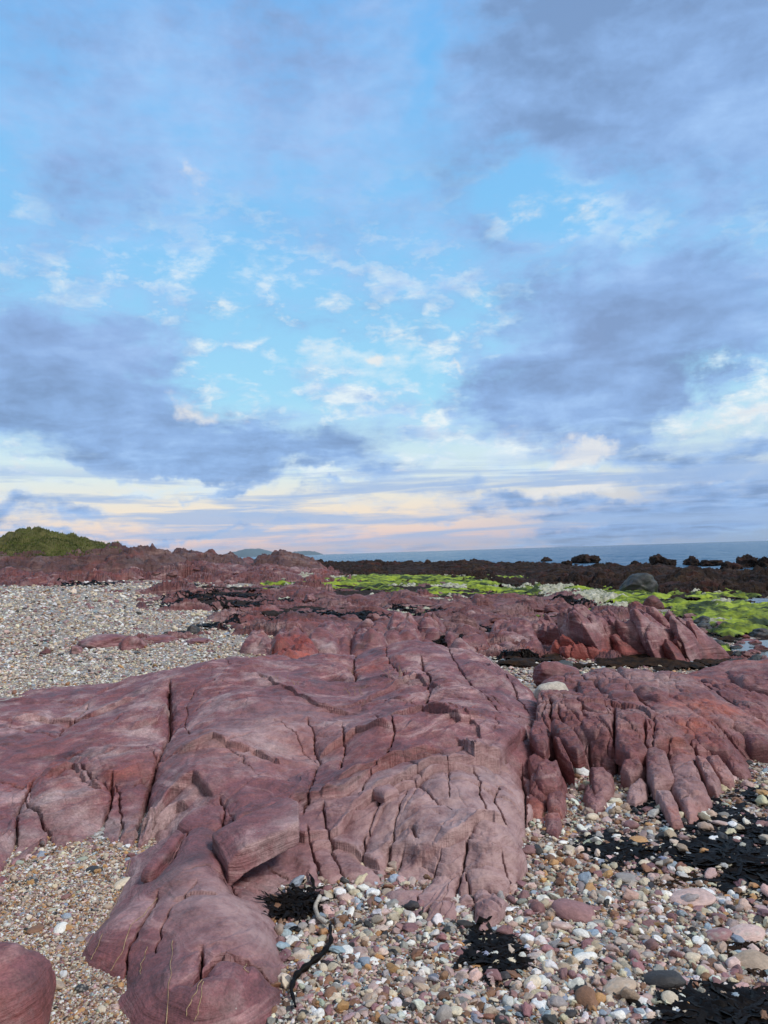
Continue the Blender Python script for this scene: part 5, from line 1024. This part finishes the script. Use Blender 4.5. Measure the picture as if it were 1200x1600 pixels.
LM = [(480,1470,'by the black stalk'),(470,1560,'below the stalk bend'),(545,1440,'under the outcrop foot left of the straws'),(545,1500,'round the big white shell'),(600,1460,'under the straw coloured stalks'),(600,1570,'at the near edge below the white shells'),(690,1490,'left of the toe kelp'),(700,1570,'near the oval grey green pebble'),
      (830,1420,'between the rock toe and the mottled wedge'),(820,1500,'right of the toe kelp'),(790,1575,'at the near edge below the toe kelp'),(900,1380,'above the mottled wedge'),(920,1480,'below the mottled wedge'),(900,1570,'beside the dark brown cobble'),(860,1330,'along the outcrop side'),(930,1290,'in front of the finger tips'),(1000,1390,'below the small weed clump'),
      (1060,1450,'by the long flat mauve cobble'),(1000,1500,'around the egg shaped pebble'),(1020,1570,'below the slate cobble'),(1110,1430,'above the wide purple cobble'),(1120,1520,'below the wide purple cobble'),(1180,1440,'at the frame edge above the salmon cobble'),(1180,1550,'at the frame edge above the kelp heap'),(1150,1240,'beyond the strewn kelp'),(1060,1310,'between finger tips and wide kelp'),
      (30,1420,'on the sand by the left blocks'),(90,1520,'on the sand beside the dome'),(150,1400,'on the sand above the lobe'),(110,1590,'on the sand between dome and lobe')]
nb = 0; tries = 0
while nb < 262 and tries < 6000:
    tries += 1
    ai = r.choice(4, p=[.28, .40, .26, .06]); an, x0, x1, y0, y1 = AREAS[ai]
    x, y, px, py = screen_pts(1, x0, x1, y0, y1); x, y, px, py = x[0], y[0], px[0], py[0]
    s = np.exp(r.normal(1.88, .34)); s = min(s, 14)
    if any((px-a)**2+(py-b)**2 < (s+q)**2*.8 for a, b, q in taken): continue
    D = math.hypot(x, y); sl = math.hypot(D, CAMZ); R_ = s*sl/F
    ok, g = rock_free(np.array([x]), np.array([y]), R_)
    if not ok[0]: continue
    taken.append((px, py, s)); ci = r.choice(len(PAL), p=PW); kind = ('round', 'flat', 'long')[r.choice(3, p=[.4, .35, .25])]; col = PAL[ci][0]
    asp = {'round': (1, .85, .7), 'flat': (1.1, .8, .4), 'long': (1.3, .65, .5)}[kind]
    size = 'large' if s > 10 else 'middling' if s > 7 else 'small'
    where = min(LM, key=lambda q: (q[0]-px)**2+(q[1]-py)**2)[2]; lb = f"{size} {kind} {col} pebble {where}"
    names.add(lb)
    put_pebble(x, y, g[0]+R_*asp[2]*.25, R_*asp[0], R_*asp[1], R_*asp[2], col, kind, lb, 'larger pebbles of the shingle'); nb += 1

# the countless rest: points carrying an instanced pebble each
GRIT = np.array([.13, .09, .13, .04, .10, .13, .17, .05, .09, .01, .12]); GRIT /= GRIT.sum()
def cloud():
    xs = []
    def add(n, x0, x1, y0, y1, ms, sg, lo, hi, cond=None, pal=PW):
        x, y, px, py = screen_pts(n, x0, x1, y0, y1); s = np.clip(np.exp(r.normal(math.log(ms), sg, n)), lo, hi)
        D = np.hypot(x, y); R_ = s*np.hypot(D, CAMZ)/F
        if cond is not None: k = cond(x, y, px, py); x, y, s, R_, px, py = x[k], y[k], s[k], R_[k], px[k], py[k]
        k, g = rock_free(x, y, R_); x, y, R_, g = x[k], y[k], R_[k], g[k]
        ci = r.choice(len(PAL), len(x), p=pal); col = PC[ci]*.88*(1+r.normal(size=(len(x), 1))*.18)*(1+r.normal(size=(len(x), 3))*.04)
        flat = r.uniform(.25, .8, len(x)); sc = np.stack([R_*r.uniform(.9, 1.3, len(x)), R_*r.uniform(.65, 1, len(x)), R_*flat], -1)
        z = g+sc[:, 2]*r.uniform(.1, .9, len(x))
        rot = np.stack([r.normal(size=len(x))*.35, r.normal(size=len(x))*.35, r.uniform(0, 6.28, len(x))], -1)
        xs.append(np.c_[x, y, z, sc, rot, np.clip(col, .02, .8)])
    nr_ = lambda x, y, px, py: px > 380
    add(11500, 380, 1230, 1190, 1600, 3.5, .48, 1.6, 10, nr_)
    add(34000, 380, 1230, 1190, 1600, 1.9, .30, 1.0, 4, nr_, GRIT)
    sand = np.array([.16, .10, .06, .02, .10, .10, .12, .13, .05, .01, .15]); sand /= sand.sum()
    add(52000, -20, 400, 1325, 1605, 1.25, .32, .8, 4, None, sand)
    add(110, -20, 400, 1325, 1605, 4.2, .3, 3, 8, None, sand)
    far = np.array([.38, .20, .07, .03, .10, .07, .05, .03, .03, .01, .12]); far /= far.sum()
    inb = lambda x, y, px, py: mask(x, y, [(120, 1000, 330, 90, 0, 2.0), (330, 960, 130, 40, 0, .6), (400, 930, 140, 18, 0, .3), (470, 1000, 60, 20, 0, .4)])+.35*noise(x*.6, y*.6, 3) > .55
    add(26000, -30, 560, 905, 1090, 1.35, .35, .8, 3.5, inb, far)
    add(500, -30, 480, 925, 1090, 2.6, .3, 2, 6, inb, far)
    add(2500, 500, 1230, 930, 1060, 1.8, .4, 1, 4, None, far)
    add(1600, 840, 1000, 1040, 1240, 2.6, .4, 1.2, 6, None, far)
    add(6000, 1230, 1560, 1190, 1600, 3.3, .45, 1.5, 10, None); add(9000, 1230, 1560, 1190, 1600, 2.0, .30, 1.0, 4, None, GRIT)
    add(6000, -260, 0, 1400, 1640, 1.6, .35, 1, 5, None, sand)
    add(5000, 720, 1230, 1005, 1075, 1.9, .4, 1, 5, None, PW)
    add(4000, -20, 420, 1310, 1360, 1.6, .4, .9, 5, None, sand)
    return np.vstack(xs)
D_ = cloud()
def gn_pebbles(D_):
    me = bpy.data.meshes.new('pebbles'); n = len(D_); me.vertices.add(n); me.vertices.foreach_set('co', D_[:, :3].astype(np.float32).ravel())
    for nm, sl in (('scl', slice(3, 6)), ('rot', slice(6, 9))):
        a = me.attributes.new(nm, 'FLOAT_VECTOR', 'POINT'); a.data.foreach_set('vector', D_[:, sl].astype(np.float32).ravel())
    a = me.attributes.new('tint', 'FLOAT_COLOR', 'POINT'); cc = np.ones((n, 4), np.float32); cc[:, :3] = D_[:, 9:12]; a.data.foreach_set('color', cc.ravel())
    o = bpy.data.objects.new('pebbles', me); C.objects.link(o); tag(o, 'countless small pebbles and grit covering the beach', 'pebbles', kind='stuff')
    ng = bpy.data.node_groups.new('pebbles', 'GeometryNodeTree'); ng.interface.new_socket('Geometry', in_out='INPUT', socket_type='NodeSocketGeometry'); ng.interface.new_socket('Geometry', in_out='OUTPUT', socket_type='NodeSocketGeometry')
    N, L = ng.nodes, ng.links; gi, go = N.new('NodeGroupInput'), N.new('NodeGroupOutput')
    g2i = N.new('GeometryNodeGeometryToInstance')
    for k in range(8):
        s = N.new('GeometryNodeMeshIcoSphere'); s.inputs['Radius'].default_value = 1; s.inputs['Subdivisions'].default_value = 3
        sp = N.new('GeometryNodeSetPosition'); nt = N.new('ShaderNodeTexNoise'); nt.noise_dimensions = '4D'; nt.inputs['W'].default_value = k*5.3; nt.inputs['Scale'].default_value = .9; nt.inputs['Detail'].default_value = 1.5
        v = N.new('ShaderNodeVectorMath'); v.operation = 'SUBTRACT'; L.new(nt.outputs['Color'], v.inputs[0]); v.inputs[1].default_value = (.5, .5, .5)
        v2 = N.new('ShaderNodeVectorMath'); v2.operation = 'SCALE'; L.new(v.outputs[0], v2.inputs[0]); v2.inputs['Scale'].default_value = 1.7
        L.new(s.outputs['Mesh'], sp.inputs['Geometry']); L.new(v2.outputs[0], sp.inputs['Offset'])
        ss = N.new('GeometryNodeSetShadeSmooth'); L.new(sp.outputs[0], ss.inputs[0]); sm_ = N.new('GeometryNodeSetMaterial'); sm_.inputs['Material'].default_value = M['pebble']; L.new(ss.outputs[0], sm_.inputs[0]); L.new(sm_.outputs[0], g2i.inputs[0])
    iop = N.new('GeometryNodeInstanceOnPoints'); iop.inputs['Pick Instance'].default_value = True
    idn = N.new('FunctionNodeRandomValue'); idn.data_type = 'INT'; 
    [i for i in idn.inputs if i.name == 'Min' and i.enabled and i.type == 'INT'][0].default_value = 0; [i for i in idn.inputs if i.name == 'Max' and i.type == 'INT'][0].default_value = 7
    L.new([q for q in idn.outputs if q.type == 'INT'][0], iop.inputs['Instance Index'])
    for nm, inp in (('scl', 'Scale'), ('rot', 'Rotation')):
        at_ = N.new('GeometryNodeInputNamedAttribute'); at_.data_type = 'FLOAT_VECTOR'; at_.inputs['Name'].default_value = nm
        out = [q for q in at_.outputs if q.enabled and q.name == 'Attribute'][0]
        if inp == 'Rotation':
            e2r = N.new('FunctionNodeEulerToRotation'); L.new(out, e2r.inputs[0]); out = e2r.outputs[0]
        L.new(out, iop.inputs[inp])
    L.new(gi.outputs[0], iop.inputs['Points']); L.new(g2i.outputs[0], iop.inputs['Instance']); L.new(iop.outputs[0], go.inputs[0])
    md = o.modifiers.new('pebbles', 'NODES'); md.node_group = ng
gn_pebbles(D_)

# ------------------------------------------------------------------ air
def haze():
    bm = bmesh.new(); bmesh.ops.create_cube(bm, size=1.0); me = bpy.data.meshes.new('haze'); bm.to_mesh(me); bm.free()
    o = bpy.data.objects.new('haze', me); C.objects.link(o); o.scale = (14600, 14600, 74); o.location = (0, 0, 33); tag(o, kind='stuff')
    m = bpy.data.materials.new('haze'); m.use_nodes = True; N, L = m.node_tree.nodes, m.node_tree.links; N.remove(N['Principled BSDF'])
    v = N.new('ShaderNodeVolumePrincipled'); v.inputs['Color'].default_value = (.78, .86, .95, 1); v.inputs['Density'].default_value = 0.8e-4; L.new(v.outputs[0], N['Material Output'].inputs['Volume']); me.materials.append(m)
haze()
